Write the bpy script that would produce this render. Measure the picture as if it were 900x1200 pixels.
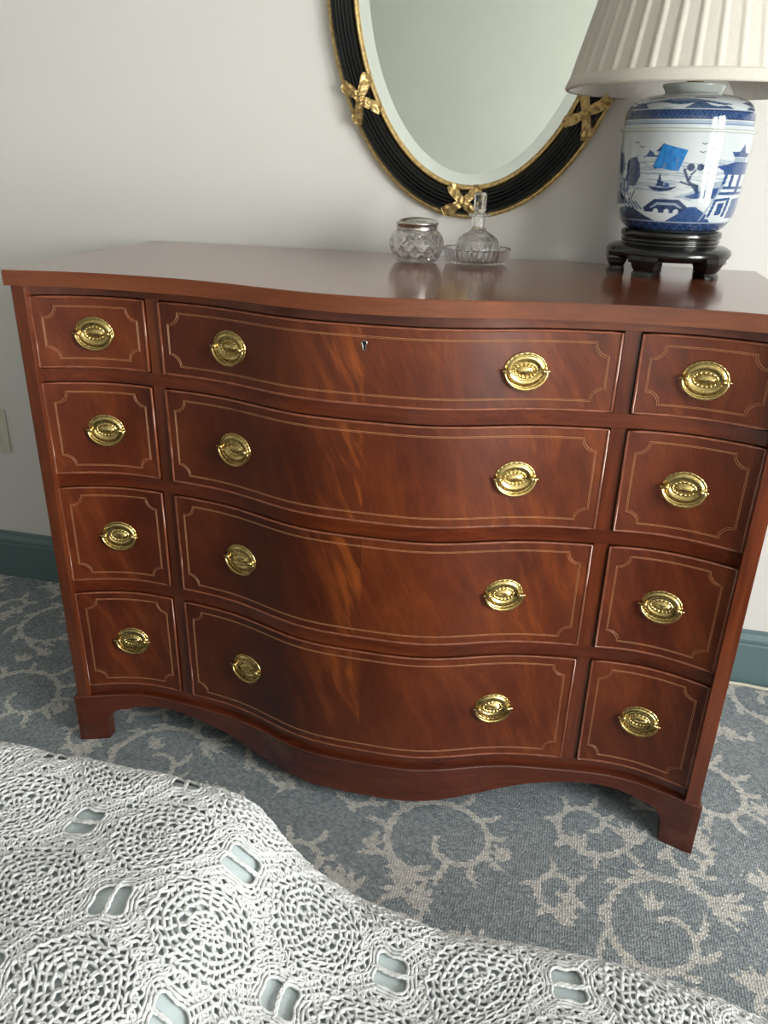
import bpy, math, random
import numpy as np
from mathutils import Matrix, Vector

for o in list(bpy.data.objects):
    bpy.data.objects.remove(o)
scene = bpy.context.scene
COL = scene.collection
PI = math.pi
rng = np.random.default_rng(7)
random.seed(7)

# ------------------------------------------------------------------ camera
cam_data = bpy.data.cameras.new('camera')
cam_data.sensor_fit = 'VERTICAL'
cam_data.sensor_height = 36.0
cam_data.sensor_width = 27.0
cam_data.lens = 926.14 / 1200 * 36.0
cam_data.clip_start = 0.02
cam = bpy.data.objects.new('camera', cam_data)
COL.objects.link(cam)
RT = Vector((0.97410606, 0.22482397, 0.02390754))
UP = Vector((-0.11321937, 0.39353714, 0.9123102))
FW = Vector((-0.19570069, 0.89139369, -0.40880134))
CP = Vector((0.26535, -1.09145, 1.06801))
m = Matrix.Identity(4)
for i in range(3):
    m[i][0] = RT[i]; m[i][1] = UP[i]; m[i][2] = -FW[i]; m[i][3] = CP[i]
cam.matrix_world = m
scene.camera = cam

# ------------------------------------------------------------------ light
YW = 0.5545                       # face of the wall behind the dresser
ROOM = dict(x0=-4.2, x1=2.3, y0=-2.9, y1=YW, z1=2.45)
WIN_Y0, WIN_Y1, WIN_Z0, WIN_Z1 = -2.40, -0.75, 0.36, 1.92     # double window, right wall
world = bpy.data.worlds.new('world'); scene.world = world
world.use_nodes = True
bg = world.node_tree.nodes['Background']
bg.inputs['Color'].default_value = (0.80, 0.90, 1.0, 1)
bg.inputs['Strength'].default_value = 2.0

def daylight(name, loc, rot, sx, sy, power, color):
    L = bpy.data.lights.new(name, 'AREA')
    L.shape = 'RECTANGLE'; L.size = sx; L.size_y = sy
    L.energy = power; L.color = color
    ob = bpy.data.objects.new(name, L); COL.objects.link(ob)
    ob.location = loc; ob.rotation_euler = rot
    return ob
# daylight falling in through the two real windows of the room
daylight('daylight', (2.62, (WIN_Y0 + WIN_Y1) / 2, (WIN_Z0 + WIN_Z1) / 2 + 0.05),
         (0, math.radians(90), 0), WIN_Z1 - WIN_Z0 + 0.2, WIN_Y1 - WIN_Y0 + 0.2, 185, (1.0, 0.965, 0.94))
scene.view_settings.view_transform = 'Standard'
scene.view_settings.look = 'None'
scene.view_settings.gamma = 1.0
scene.view_settings.use_curve_mapping = False
scene.view_settings.exposure = 0.75
scene.cycles.max_bounces = 10
scene.cycles.diffuse_bounces = 5
scene.cycles.transmission_bounces = 10
scene.cycles.sample_clamp_indirect = 6.0

# ------------------------------------------------------------------ helpers
def link(o, parent=None):
    COL.objects.link(o)
    if parent is not None:
        o.parent = parent
    return o

def mesh_data(name, verts, faces, mat=None, smooth=True):
    me = bpy.data.meshes.new(name)
    verts = np.asarray(verts, dtype=np.float32)
    if isinstance(faces, np.ndarray) and faces.ndim == 2:
        nf, k = faces.shape
        me.vertices.add(len(verts)); me.vertices.foreach_set('co', verts.ravel())
        me.loops.add(nf * k); me.loops.foreach_set('vertex_index', faces.astype(np.int32).ravel())
        me.polygons.add(nf)
        me.polygons.foreach_set('loop_start', np.arange(0, nf * k, k, dtype=np.int32))
        me.update(calc_edges=True)
    else:
        me.from_pydata([tuple(map(float, v)) for v in verts], [], [tuple(map(int, f)) for f in faces])
        me.update()
    me.polygons.foreach_set('use_smooth', [smooth] * len(me.polygons))
    if mat is not None:
        me.materials.append(mat)
    me.validate()
    return me

def mesh(name, verts, faces, mat=None, parent=None, smooth=True, loc=None):
    o = bpy.data.objects.new(name, mesh_data(name, verts, faces, mat, smooth))
    if loc is not None:
        o.location = loc
    return link(o, parent)

def place(name, me, parent=None, matrix=None):
    o = bpy.data.objects.new(name, me)
    link(o, parent)
    if matrix is not None:
        o.matrix_local = matrix
    return o

def tag(o, label=None, cat=None, group=None, kind=None):
    if label: o['label'] = label
    if cat: o['category'] = cat
    if group: o['group'] = group
    if kind: o['kind'] = kind
    return o

def thing(name, label, cat, loc=(0, 0, 0), group=None):
    o = bpy.data.objects.new(name, None); COL.objects.link(o)
    o.location = loc
    o.empty_display_size = 0.05
    return tag(o, label, cat, group)

def grid_faces(nu, nv, cu=False, cv=False):
    iu = np.arange(nu if cu else nu - 1); iv = np.arange(nv if cv else nv - 1)
    I, J = np.meshgrid(iu, iv, indexing='ij')
    I2 = (I + 1) % nu; J2 = (J + 1) % nv
    return np.stack([I * nv + J, I2 * nv + J, I2 * nv + J2, I * nv + J2], -1).reshape(-1, 4)

def grid(P, cu=False, cv=False):
    P = np.asarray(P, float); nu, nv = P.shape[:2]
    return P.reshape(-1, 3), grid_faces(nu, nv, cu, cv)

def join(parts):
    vs, fs, n = [], [], 0
    allnp = all(isinstance(f, np.ndarray) for _, f in parts)
    for v, f in parts:
        v = np.asarray(v, float); vs.append(v)
        if allnp:
            fs.append(f + n)
        else:
            fs += [tuple(int(i) + n for i in q) for q in f]
        n += len(v)
    return np.concatenate(vs), (np.concatenate(fs) if allnp else fs)

def box(x0, x1, y0, y1, z0, z1):
    v = [(x, y, z) for x in (x0, x1) for y in (y0, y1) for z in (z0, z1)]
    f = np.array([(0, 1, 3, 2), (4, 6, 7, 5), (0, 4, 5, 1), (2, 3, 7, 6), (0, 2, 6, 4), (1, 5, 7, 3)])
    return np.array(v, float), f

def bevel_box(x0, x1, y0, y1, z0, z1, b):
    """box with chamfered edges"""
    c = np.array([(x0 + x1) / 2, (y0 + y1) / 2, (z0 + z1) / 2]); h = np.array([x1 - x0, y1 - y0, z1 - z0]) / 2
    import bmesh
    bm = bmesh.new(); bmesh.ops.create_cube(bm, size=2)
    for v in bm.verts: v.co = Vector(np.array(v.co) * h + c)
    bmesh.ops.bevel(bm, geom=list(bm.edges), offset=b, segments=2, profile=0.5, affect='EDGES')
    bm.verts.index_update()
    V = np.array([v.co[:] for v in bm.verts]); F = [tuple(v.index for v in f.verts) for f in bm.faces]
    bm.free()
    return V, F

def lathe(prof, n=64, cx=0, cy=0):
    """prof: list of (r, z), bottom to top on the outside"""
    prof = np.array(prof, float); th = np.linspace(0, 2 * PI, n, endpoint=False)
    P = np.empty((n, len(prof), 3))
    P[:, :, 0] = cx + np.cos(th)[:, None] * prof[None, :, 0]
    P[:, :, 1] = cy + np.sin(th)[:, None] * prof[None, :, 0]
    P[:, :, 2] = prof[None, :, 1]
    return grid(P, cu=True)

def smooth_path(pts, n):
    """Catmull-Rom through pts"""
    p = np.array(pts, float); p = np.vstack([2 * p[0] - p[1], p, 2 * p[-1] - p[-2]])
    seg = len(p) - 3; out = []
    for t in np.linspace(0, seg - 1e-9, n):
        i = int(t); u = t - i
        a, b, c, d = p[i], p[i + 1], p[i + 2], p[i + 3]
        out.append(0.5 * (2 * b + (c - a) * u + (2 * a - 5 * b + 4 * c - d) * u * u + (-a + 3 * b - 3 * c + d) * u ** 3))
    return np.array(out)

def tube(pts, r, n=8, closed=False, up=(0, 0, 1), cap=True):
    p = np.array(pts, float); N = len(p)
    r = np.broadcast_to(np.asarray(r, float), (N,))
    t = (np.roll(p, -1, 0) - np.roll(p, 1, 0)) if closed else np.gradient(p, axis=0)
    t /= np.linalg.norm(t, axis=1)[:, None] + 1e-12
    up = np.broadcast_to(np.array(up, float), (N, 3))
    s = np.cross(t, up); bad = np.linalg.norm(s, axis=1) < 1e-3
    s[bad] = np.cross(t[bad], (1, 0, 0)); s /= np.linalg.norm(s, axis=1)[:, None] + 1e-12
    w = np.cross(s, t)
    a = np.linspace(0, 2 * PI, n, endpoint=False)
    P = p[:, None] + r[:, None, None] * (np.cos(a)[None, :, None] * s[:, None] + np.sin(a)[None, :, None] * w[:, None])
    v, f = grid(P, cu=closed, cv=True)
    f = f[:, ::-1]
    if not closed and cap:
        f = [tuple(q) for q in f] + [tuple(range(n)), tuple(range((N - 1) * n, N * n))[::-1]]
    return v, f

# ------------------------------------------------------------------ node helpers
def material(name):
    mt = bpy.data.materials.new(name); mt.use_nodes = True
    nt = mt.node_tree; b = nt.nodes['Principled BSDF']
    return mt, nt, b

def nd(nt, typ, ins=None, **kw):
    n = nt.nodes.new(typ)
    for k, v in kw.items():
        setattr(n, k, v)
    for k, v in (ins or {}).items():
        s = n.inputs[k]
        if hasattr(v, 'is_output'):
            nt.links.new(v, s)
        else:
            s.default_value = v
    return n

def ramp(nt, fac, stops, interp='LINEAR'):
    n = nt.nodes.new('ShaderNodeValToRGB'); nt.links.new(fac, n.inputs[0])
    n.color_ramp.interpolation = interp
    while len(n.color_ramp.elements) < len(stops):
        n.color_ramp.elements.new(0.5)
    for e, (p, c) in zip(n.color_ramp.elements, stops):
        e.position = p; e.color = c if len(c) == 4 else (*c, 1)
    return n.outputs[0]

def mixc(nt, fac, a, b, blend='MIX'):
    n = nt.nodes.new('ShaderNodeMix'); n.data_type = 'RGBA'; n.blend_type = blend
    for s, v in ((n.inputs[0], fac), (n.inputs[6], a), (n.inputs[7], b)):
        if hasattr(v, 'is_output'): nt.links.new(v, s)
        else: s.default_value = v if not isinstance(v, tuple) or len(v) == 4 else (*v, 1)
    return n.outputs[2]

def mathn(nt, op, a, b=0.0, c=0.0):
    n = nt.nodes.new('ShaderNodeMath'); n.operation = op
    for s, v in zip(n.inputs, (a, b, c)):
        if hasattr(v, 'is_output'): nt.links.new(v, s)
        else: s.default_value = v
    return n.outputs[0]

def objco(nt, scale=(1, 1, 1), rot=(0, 0, 0), src=None):
    if src is None:
        src = nt.nodes.new('ShaderNodeTexCoord').outputs['Object']
    mp = nt.nodes.new('ShaderNodeMapping'); nt.links.new(src, mp.inputs[0])
    mp.inputs['Scale'].default_value = scale; mp.inputs['Rotation'].default_value = rot
    return mp.outputs[0]

def bump(nt, b, height, strength, dist):
    n = nt.nodes.new('ShaderNodeBump'); nt.links.new(height, n.inputs['Height'])
    n.inputs['Strength'].default_value = strength; n.inputs['Distance'].default_value = dist
    nt.links.new(n.outputs[0], b.inputs['Normal'])

def simple(name, color, rough=0.5, metallic=0.0, spec=0.5, noise=0.0, nscale=30, bumpd=0.0, coat=0.0):
    mt, nt, b = material(name)
    b.inputs['Roughness'].default_value = rough
    b.inputs['Metallic'].default_value = metallic
    b.inputs['Specular IOR Level'].default_value = spec
    b.inputs['Coat Weight'].default_value = coat
    co = objco(nt)
    nz = nd(nt, 'ShaderNodeTexNoise', {'Vector': co, 'Scale': nscale, 'Detail': 4.0}).outputs[0]
    c0 = tuple(max(0, c * (1 - noise)) for c in color); c1 = tuple(min(1, c * (1 + noise)) for c in color)
    nt.links.new(ramp(nt, nz, [(0.3, c0), (0.7, c1)]), b.inputs['Base Color'])
    if bumpd:
        bump(nt, b, nz, 0.6, bumpd)
    return mt

# ------------------------------------------------------------------ materials
def wood(name, axis='x', c_dark=(0.034, 0.0056, 0.0020), c_mid=(0.088, 0.0155, 0.0045), c_light=(0.165, 0.036, 0.0085),
         rough=0.24, seed=0.0, figure=0.0, coat=0.35):
    mt, nt, b = material(name)
    co = nt.nodes.new('ShaderNodeTexCoord').outputs['Object']
    off = nd(nt, 'ShaderNodeVectorMath', {0: co, 1: (seed, seed * 1.7, seed * 0.6)}, operation='ADD').outputs[0]
    sc = {'x': (2.2, 30, 34), 'z': (34, 30, 2.2), 'y': (34, 2.2, 34)}[axis]
    warp = nd(nt, 'ShaderNodeTexNoise', {'Vector': off, 'Scale': 5.0, 'Detail': 2.0}).outputs['Color']
    wv = nd(nt, 'ShaderNodeVectorMath', {0: off, 1: warp}, operation='ADD').outputs[0]
    wv2 = nd(nt, 'ShaderNodeMix', {0: 0.045, 4: off, 5: wv}, data_type='VECTOR').outputs[1]
    g1 = nd(nt, 'ShaderNodeTexNoise', {'Vector': objco(nt, sc, src=wv2), 'Scale': 1.0, 'Detail': 5.0, 'Roughness': 0.6}).outputs[0]
    sc2 = tuple(s * (6 if s > 10 else 4) for s in sc)
    g2 = nd(nt, 'ShaderNodeTexNoise', {'Vector': objco(nt, sc2, src=off), 'Scale': 1.0, 'Detail': 3.0}).outputs[0]
    big = nd(nt, 'ShaderNodeTexNoise', {'Vector': off, 'Scale': 3.0, 'Detail': 3.0}).outputs[0]
    f = mathn(nt, 'MULTIPLY_ADD', g2, 0.22, mathn(nt, 'MULTIPLY_ADD', g1, 0.5, mathn(nt, 'MULTIPLY', big, 0.35)))
    col = ramp(nt, f, [(0.36, c_dark), (0.54, c_mid), (0.74, c_light)])
    nt.links.new(col, b.inputs['Base Color'])
    b.inputs['Roughness'].default_value = rough
    b.inputs['Coat Weight'].default_value = coat
    b.inputs['Coat Roughness'].default_value = 0.12
    bump(nt, b, g2, 0.12, 0.0006)
    return mt

def veneer(name, seed=0.0, matched=False, lift=1.02):
    """flame mahogany veneer: dark ground, diagonal orange plumes; matched = two leaves meeting at x = 0"""
    mt, nt, b = material(name)
    co = nt.nodes.new('ShaderNodeTexCoord').outputs['Object']
    sep = nd(nt, 'ShaderNodeSeparateXYZ', {0: co})
    x = sep.outputs[0]
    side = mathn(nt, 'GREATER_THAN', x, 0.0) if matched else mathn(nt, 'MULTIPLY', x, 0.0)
    shift = nd(nt, 'ShaderNodeCombineXYZ', {0: mathn(nt, 'MULTIPLY_ADD', side, 3.3, seed), 1: seed * 0.7, 2: mathn(nt, 'MULTIPLY', side, 1.9)}).outputs[0]
    p = nd(nt, 'ShaderNodeVectorMath', {0: co, 1: shift}, operation='ADD').outputs[0]
    warp = nd(nt, 'ShaderNodeTexNoise', {'Vector': p, 'Scale': 4.0, 'Detail': 2.0}).outputs['Color']
    pw = nd(nt, 'ShaderNodeVectorMath', {0: p, 1: nd(nt, 'ShaderNodeVectorMath', {0: warp, 'Scale': 0.13}, operation='SCALE').outputs[0]}, operation='ADD').outputs[0]
    # plumes run from upper left to lower right, steepening
    plume = nd(nt, 'ShaderNodeTexNoise', {'Vector': objco(nt, (46, 20, 4.5), src=objco(nt, (1, 1, 1), (0, math.radians(22), 0), src=pw)), 'Scale': 1.0, 'Detail': 5.0, 'Roughness': 0.55}).outputs[0]
    cloud = nd(nt, 'ShaderNodeTexNoise', {'Vector': p, 'Scale': 7.0, 'Detail': 4.0, 'Roughness': 0.6}).outputs[0]
    fine = nd(nt, 'ShaderNodeTexNoise', {'Vector': objco(nt, (420, 120, 40), src=objco(nt, (1, 1, 1), (0, math.radians(22), 0), src=p)), 'Scale': 1.0, 'Detail': 2.0}).outputs[0]
    base = mathn(nt, 'MULTIPLY_ADD', plume, 0.24, mathn(nt, 'MULTIPLY', cloud, 0.76))
    col = ramp(nt, base, [(0.33, (0.056 * lift, 0.0078 * lift, 0.0018 * lift)), (0.50, (0.098 * lift, 0.0165 * lift, 0.0036 * lift)), (0.70, (0.155 * lift, 0.033 * lift, 0.0064 * lift))])
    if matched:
        # the ground is mixed darker left of the seam
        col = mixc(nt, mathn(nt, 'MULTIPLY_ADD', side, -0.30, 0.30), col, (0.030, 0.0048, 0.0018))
        # figure gathers just left of the seam and at the right-hand end of each front
        mr = nd(nt, 'ShaderNodeMapRange', {0: x, 1: -0.36, 2: 0.36, 3: 0.0, 4: 1.0}).outputs[0]
        where = ramp(nt, mr, [(0.0, (0, 0, 0)), (0.30, (0.02,) * 3), (0.40, (0.25,) * 3), (0.46, (0.75,) * 3), (0.497, (0.95,) * 3), (0.503, (0.12,) * 3), (0.72, (0.16,) * 3), (0.88, (0.34,) * 3), (1.0, (0.26,) * 3)])
        streak = ramp(nt, plume, [(0.49, (0, 0, 0)), (0.61, (1, 1, 1))])
        fac = mathn(nt, 'MULTIPLY', where, mathn(nt, 'MULTIPLY_ADD', streak, 0.60, 0.12))
        col = mixc(nt, fac, col, (0.32, 0.076, 0.0125))
    else:
        streak = ramp(nt, plume, [(0.52, (0, 0, 0)), (0.68, (1, 1, 1))])
        col = mixc(nt, mathn(nt, 'MULTIPLY', streak, 0.22), col, (0.26, 0.062, 0.014))
    col = mixc(nt, ramp(nt, fine, [(0.35, (0.30,) * 3), (0.5, (0, 0, 0))]), col, (0.02, 0.005, 0.003))
    nt.links.new(col, b.inputs['Base Color'])
    b.inputs['Roughness'].default_value = 0.42
    b.inputs['Specular IOR Level'].default_value = 0.40
    b.inputs['Coat Weight'].default_value = 0.22
    b.inputs['Coat Roughness'].default_value = 0.26
    bump(nt, b, cloud, 0.08, 0.001)
    return mt

M = {}
M['wood_x'] = wood('mahogany_rail', 'x', seed=1.3)
M['wood_z'] = wood('mahogany_post', 'z', (0.040, 0.0075, 0.003), (0.115, 0.024, 0.0075), (0.20, 0.050, 0.013), seed=4.1)
M['wood_side'] = wood('mahogany_side', 'z', seed=8.2)
M['wood_top'] = wood('mahogany_top', 'x', (0.090, 0.020, 0.0065), (0.155, 0.038, 0.0115), (0.225, 0.060, 0.017), rough=0.20, seed=2.7, coat=0.5)
M['wood_base'] = wood('mahogany_base', 'x', (0.036, 0.0062, 0.0025), (0.085, 0.0155, 0.0055), (0.14, 0.030, 0.009), seed=6.6)
M['bead'] = simple('cock_bead_wood', (0.20, 0.058, 0.027), 0.24, spec=0.7, noise=0.25, nscale=60, coat=0.5)  # bead colour lightened so its pinkish highlight is in the tone
M['inlay'] = simple('boxwood_string_inlay', (0.42, 0.20, 0.088), 0.4, noise=0.15, nscale=90)
M['dark'] = simple('dark_interior', (0.006, 0.004, 0.003), 0.9)
def brass_mat():
    mt, nt, b = material('aged_brass')
    co = objco(nt)
    nz = nd(nt, 'ShaderNodeTexNoise', {'Vector': co, 'Scale': 160.0, 'Detail': 4.0}).outputs[0]
    nt.links.new(ramp(nt, nz, [(0.3, (0.48, 0.34, 0.12)), (0.7, (0.72, 0.55, 0.24))]), b.inputs['Base Color'])
    b.inputs['Metallic'].default_value = 1.0
    nt.links.new(ramp(nt, nz, [(0.3, (0.32,) * 3), (0.7, (0.18,) * 3)]), b.inputs['Roughness'])
    return mt
M['brass'] = brass_mat()
M['silver'] = simple('tarnished_silver', (0.55, 0.53, 0.49), 0.25, 1.0, noise=0.2, nscale=120)
M['gold'] = simple('gold_leaf', (0.58, 0.405, 0.17), 0.40, 0.7, noise=0.35, nscale=140, bumpd=0.001)
M['ebony'] = simple('black_lacquer', (0.0022, 0.0022, 0.0026), 0.24, spec=0.35, noise=0.2)
M['stand'] = simple('ebonised_stand_wood', (0.0045, 0.004, 0.0036), 0.22, spec=0.5, noise=0.3, coat=0.3)
M['ivory'] = simple('ivory_plastic', (0.62, 0.59, 0.49), 0.35, noise=0.03)
M['cord'] = simple('cream_cord_plastic', (0.66, 0.62, 0.52), 0.5, noise=0.05)
M['screw'] = simple('painted_screw', (0.5, 0.48, 0.42), 0.35, noise=0.05)
M['trimwhite'] = simple('white_trim_paint', (0.78, 0.78, 0.76), 0.4, noise=0.03)

def wall_mat():
    mt, nt, b = material('wall_paint')
    co = objco(nt)
    n1 = nd(nt, 'ShaderNodeTexNoise', {'Vector': co, 'Scale': 1.2, 'Detail': 2.0}).outputs[0]
    nt.links.new(ramp(nt, n1, [(0.3, (0.70, 0.675, 0.645)), (0.7, (0.725, 0.70, 0.672))]), b.inputs['Base Color'])
    b.inputs['Roughness'].default_value = 0.6
    n2 = nd(nt, 'ShaderNodeTexNoise', {'Vector': co, 'Scale': 260.0, 'Detail': 3.0}).outputs[0]
    bump(nt, b, n2, 0.25, 0.0008)
    return mt
M['wall'] = wall_mat()
M['wall_far'] = simple('opposite_wall_paint', (0.60, 0.61, 0.555), 0.7, noise=0.02, nscale=3)
M['ceiling'] = simple('ceiling_paint', (0.56, 0.55, 0.53), 0.8, noise=0.02, nscale=3)
M['baseboard'] = simple('teal_baseboard_paint', (0.115, 0.180, 0.190), 0.32, noise=0.04, nscale=8)

def carpet_mat():
    mt, nt, b = material('scroll_carpet')
    at = nd(nt, 'ShaderNodeAttribute', attribute_name='scroll').outputs['Fac']
    co = objco(nt, (235, 215, 1))
    vor = nd(nt, 'ShaderNodeTexVoronoi', {'Vector': co, 'Scale': 1.0, 'Randomness': 0.55}, voronoi_dimensions='2D')
    tuft = vor.outputs['Distance']; rnd = nd(nt, 'ShaderNodeSeparateColor', {0: vor.outputs['Color']}).outputs[0]
    edge = mathn(nt, 'ADD', at, mathn(nt, 'MULTIPLY_ADD', rnd, 0.50, -0.25))
    fac = ramp(nt, edge, [(0.42, (0, 0, 0)), (0.58, (1, 1, 1))])
    blue = ramp(nt, rnd, [(0.0, (0.188, 0.216, 0.232)), (0.5, (0.265, 0.296, 0.313)), (1.0, (0.345, 0.378, 0.394))])
    beige = ramp(nt, rnd, [(0.0, (0.42, 0.41, 0.385)), (1.0, (0.66, 0.64, 0.605))])
    col = mixc(nt, fac, blue, beige)
    nt.links.new(col, b.inputs['Base Color'])
    b.inputs['Roughness'].default_value = 0.95
    b.inputs['Specular IOR Level'].default_value = 0.0
    h = mathn(nt, 'SUBTRACT', 1.0, tuft)
    bump(nt, b, h, 0.55, 0.004)
    return mt
M['carpet'] = carpet_mat()

def yarn_mat():
    mt, nt, b = material('white_cotton_yarn')
    co = objco(nt)
    n1 = nd(nt, 'ShaderNodeTexNoise', {'Vector': co, 'Scale': 900.0, 'Detail': 2.0}).outputs[0]
    nt.links.new(ramp(nt, n1, [(0.3, (0.50, 0.504, 0.504)), (0.7, (0.61, 0.614, 0.614))]), b.inputs['Base Color'])
    b.inputs['Roughness'].default_value = 0.9
    b.inputs['Specular IOR Level'].default_value = 0.15
    bump(nt, b, n1, 0.5, 0.0008)
    return mt
M['yarn'] = yarn_mat()
M['blanket'] = simple('pale_blue_cotton', (0.42, 0.475, 0.485), 0.85, spec=0.2, noise=0.05, nscale=40, bumpd=0.001)
M['mattress'] = simple('mattress_ticking', (0.7, 0.69, 0.66), 0.9, noise=0.05)
M['shade'] = None
def shade_mat(name, col):
    mt, nt, b = material(name)
    co = objco(nt)
    n1 = nd(nt, 'ShaderNodeTexNoise', {'Vector': objco(nt, (300, 300, 60)), 'Scale': 1.0, 'Detail': 3.0}).outputs[0]
    c = ramp(nt, n1, [(0.3, tuple(v * 0.93 for v in col)), (0.7, col)])
    nt.links.new(c, b.inputs['Base Color'])
    b.inputs['Roughness'].default_value = 0.75
    b.inputs['Specular IOR Level'].default_value = 0.25
    b.inputs['Sheen Weight'].default_value = 0.1
    tr = nd(nt, 'ShaderNodeBsdfTranslucent', {'Color': c})
    mx = nd(nt, 'ShaderNodeMixShader', {0: 0.22, 1: b.outputs[0], 2: tr.outputs[0]})
    nt.links.new(mx.outputs[0], nt.nodes['Material Output'].inputs['Surface'])
    return mt
M['shade'] = shade_mat('cream_silk_shade', (0.74, 0.69, 0.62))
M['inner_cloth'] = shade_mat('cream_shade_lining', (0.76, 0.73, 0.68))

def glass_mat(name, col=(1.0, 1.0, 1.0)):
    mt, nt, b = material(name)
    g = nd(nt, 'ShaderNodeBsdfGlass', {'Color': (*col, 1), 'Roughness': 0.0, 'IOR': 1.54})
    t = nd(nt, 'ShaderNodeBsdfTransparent', {'Color': (0.99, 0.99, 0.99, 1)})
    nz = nd(nt, 'ShaderNodeTexNoise', {'Vector': objco(nt), 'Scale': 220.0, 'Detail': 1.0}).outputs[0]
    mx = nd(nt, 'ShaderNodeMixShader', {0: ramp(nt, nz, [(0.3, (0.20,) * 3), (0.7, (0.28,) * 3)]), 1: g.outputs[0], 2: t.outputs[0]})
    nt.links.new(mx.outputs[0], nt.nodes['Material Output'].inputs['Surface'])
    return mt
M['crystal'] = glass_mat('cut_crystal')
def pane_mat():
    mt, nt, b = material('window_glass')
    t = nd(nt, 'ShaderNodeBsdfTransparent', {'Color': (0.95, 0.97, 0.96, 1)})
    g = nd(nt, 'ShaderNodeBsdfGlossy', {'Roughness': 0.02})
    nz = nd(nt, 'ShaderNodeTexNoise', {'Vector': objco(nt), 'Scale': 3.0}).outputs[0]
    mx = nd(nt, 'ShaderNodeMixShader', {0: ramp(nt, nz, [(0.0, (0.05,) * 3), (1.0, (0.07,) * 3)]), 1: t.outputs[0], 2: g.outputs[0]})
    nt.links.new(mx.outputs[0], nt.nodes['Material Output'].inputs['Surface'])
    return mt
M['pane'] = pane_mat()
M['mirror'] = simple('silvered_mirror', (0.76, 0.79, 0.755), 0.015, 1.0, noise=0.01)
M['bevel'] = simple('bevelled_mirror_edge', (0.93, 0.96, 0.95), 0.03, 1.0, noise=0.01)

def porcelain_mat():
    mt, nt, b = material('blue_white_porcelain')
    at = nd(nt, 'ShaderNodeAttribute', attribute_name='paint').outputs['Color']
    nz = nd(nt, 'ShaderNodeTexNoise', {'Vector': objco(nt), 'Scale': 140.0, 'Detail': 3.0}).outputs[0]
    col = mixc(nt, ramp(nt, nz, [(0.35, (0, 0, 0)), (0.75, (0.05,) * 3)]), at, (0.62, 0.68, 0.74))
    nt.links.new(col, b.inputs['Base Color'])
    b.inputs['Roughness'].default_value = 0.07
    b.inputs['Coat Weight'].default_value = 0.5
    b.inputs['Coat Roughness'].default_value = 0.03
    return mt
M['porcelain'] = porcelain_mat()
M['celadon'] = simple('pale_celadon_glaze', (0.52, 0.56, 0.53), 0.12, noise=0.04, coat=0.4)
def sticker_mat():
    mt, nt, b = material('bright_blue_label')
    co = objco(nt)
    n1 = nd(nt, 'ShaderNodeTexNoise', {'Vector': co, 'Scale': 130.0, 'Detail': 3.0}).outputs[0]
    n2 = nd(nt, 'ShaderNodeTexNoise', {'Vector': objco(nt, (160, 160, 55)), 'Scale': 1.0, 'Detail': 2.0, 'Distortion': 1.0}).outputs[0]
    c = ramp(nt, n1, [(0.35, (0.010, 0.13, 0.42)), (0.7, (0.02, 0.24, 0.58))])
    c = mixc(nt, ramp(nt, n2, [(0.58, (0, 0, 0)), (0.66, (0.75,) * 3)]), c, (0.20, 0.17, 0.26))
    nt.links.new(c, b.inputs['Base Color']); b.inputs['Roughness'].default_value = 0.35
    return mt
M['sticker'] = sticker_mat()

# ------------------------------------------------------------------ room shell
R_ = ROOM
T = 0.12
def structure(name, v, f, mat, smooth=False):
    return tag(mesh(name, v, f, mat, smooth=smooth), kind='structure')

wallb = structure('wall_back', *box(R_['x0'] - T, R_['x1'] + T, YW, YW + T, -0.1, R_['z1'] + T), M['wall'])
structure('wall_left', *box(R_['x0'] - T, R_['x0'], R_['y0'], YW, -0.1, R_['z1'] + T), M['wall'])
structure('wall_front', *box(R_['x0'] - T, R_['x1'] + T, R_['y0'] - T, R_['y0'], -0.1, R_['z1'] + T), M['wall_far'])
structure('ceiling', *box(R_['x0'], R_['x1'], R_['y0'], YW, R_['z1'], R_['z1'] + T), M['ceiling'])
x0, x1 = R_['x1'], R_['x1'] + T
structure('wall_right', *join([
    box(x0, x1, R_['y0'], WIN_Y0, -0.1, R_['z1'] + T), box(x0, x1, WIN_Y1, YW, -0.1, R_['z1'] + T),
    box(x0, x1, WIN_Y0, WIN_Y1, -0.1, WIN_Z0), box(x0, x1, WIN_Y0, WIN_Y1, WIN_Z1, R_['z1'] + T)]), M['wall'])
# double window: two sashes, each with a meeting rail
win = thing('window_1', None, None); win['kind'] = 'structure'
fr = 0.05; ym = (WIN_Y0 + WIN_Y1) / 2
mesh('window_frame', *join([
    box(x0 - 0.02, x1, WIN_Y0, WIN_Y0 + fr, WIN_Z0, WIN_Z1), box(x0 - 0.02, x1, WIN_Y1 - fr, WIN_Y1, WIN_Z0, WIN_Z1),
    box(x0 - 0.02, x1, WIN_Y0, WIN_Y1, WIN_Z1 - fr, WIN_Z1), box(x0 - 0.02, x1, WIN_Y0, WIN_Y1, WIN_Z0, WIN_Z0 + fr),
    box(x0 - 0.02, x1, ym - 0.07, ym + 0.07, WIN_Z0, WIN_Z1)]), M['trimwhite'], win, False)
mesh('window_sill', *box(x0 - 0.07, x0 - 0.02, WIN_Y0 - 0.05, WIN_Y1 + 0.05, WIN_Z0 - 0.03, WIN_Z0), M['trimwhite'], win, False)
zm = (WIN_Z0 + WIN_Z1) / 2
for ya, yb in ((WIN_Y0 + fr, ym - 0.07), (ym + 0.07, WIN_Y1 - fr)):
    mesh('meeting_rail', *box(x0 + 0.03, x0 + 0.07, ya, yb, zm - 0.02, zm + 0.02), M['trimwhite'], win, False)
    for za, zb in ((WIN_Z0 + fr, zm - 0.02), (zm + 0.02, WIN_Z1 - fr)):
        mesh('pane', *box(x0 + 0.045, x0 + 0.05, ya, yb, za, zb), M['pane'], win, False)

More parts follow.
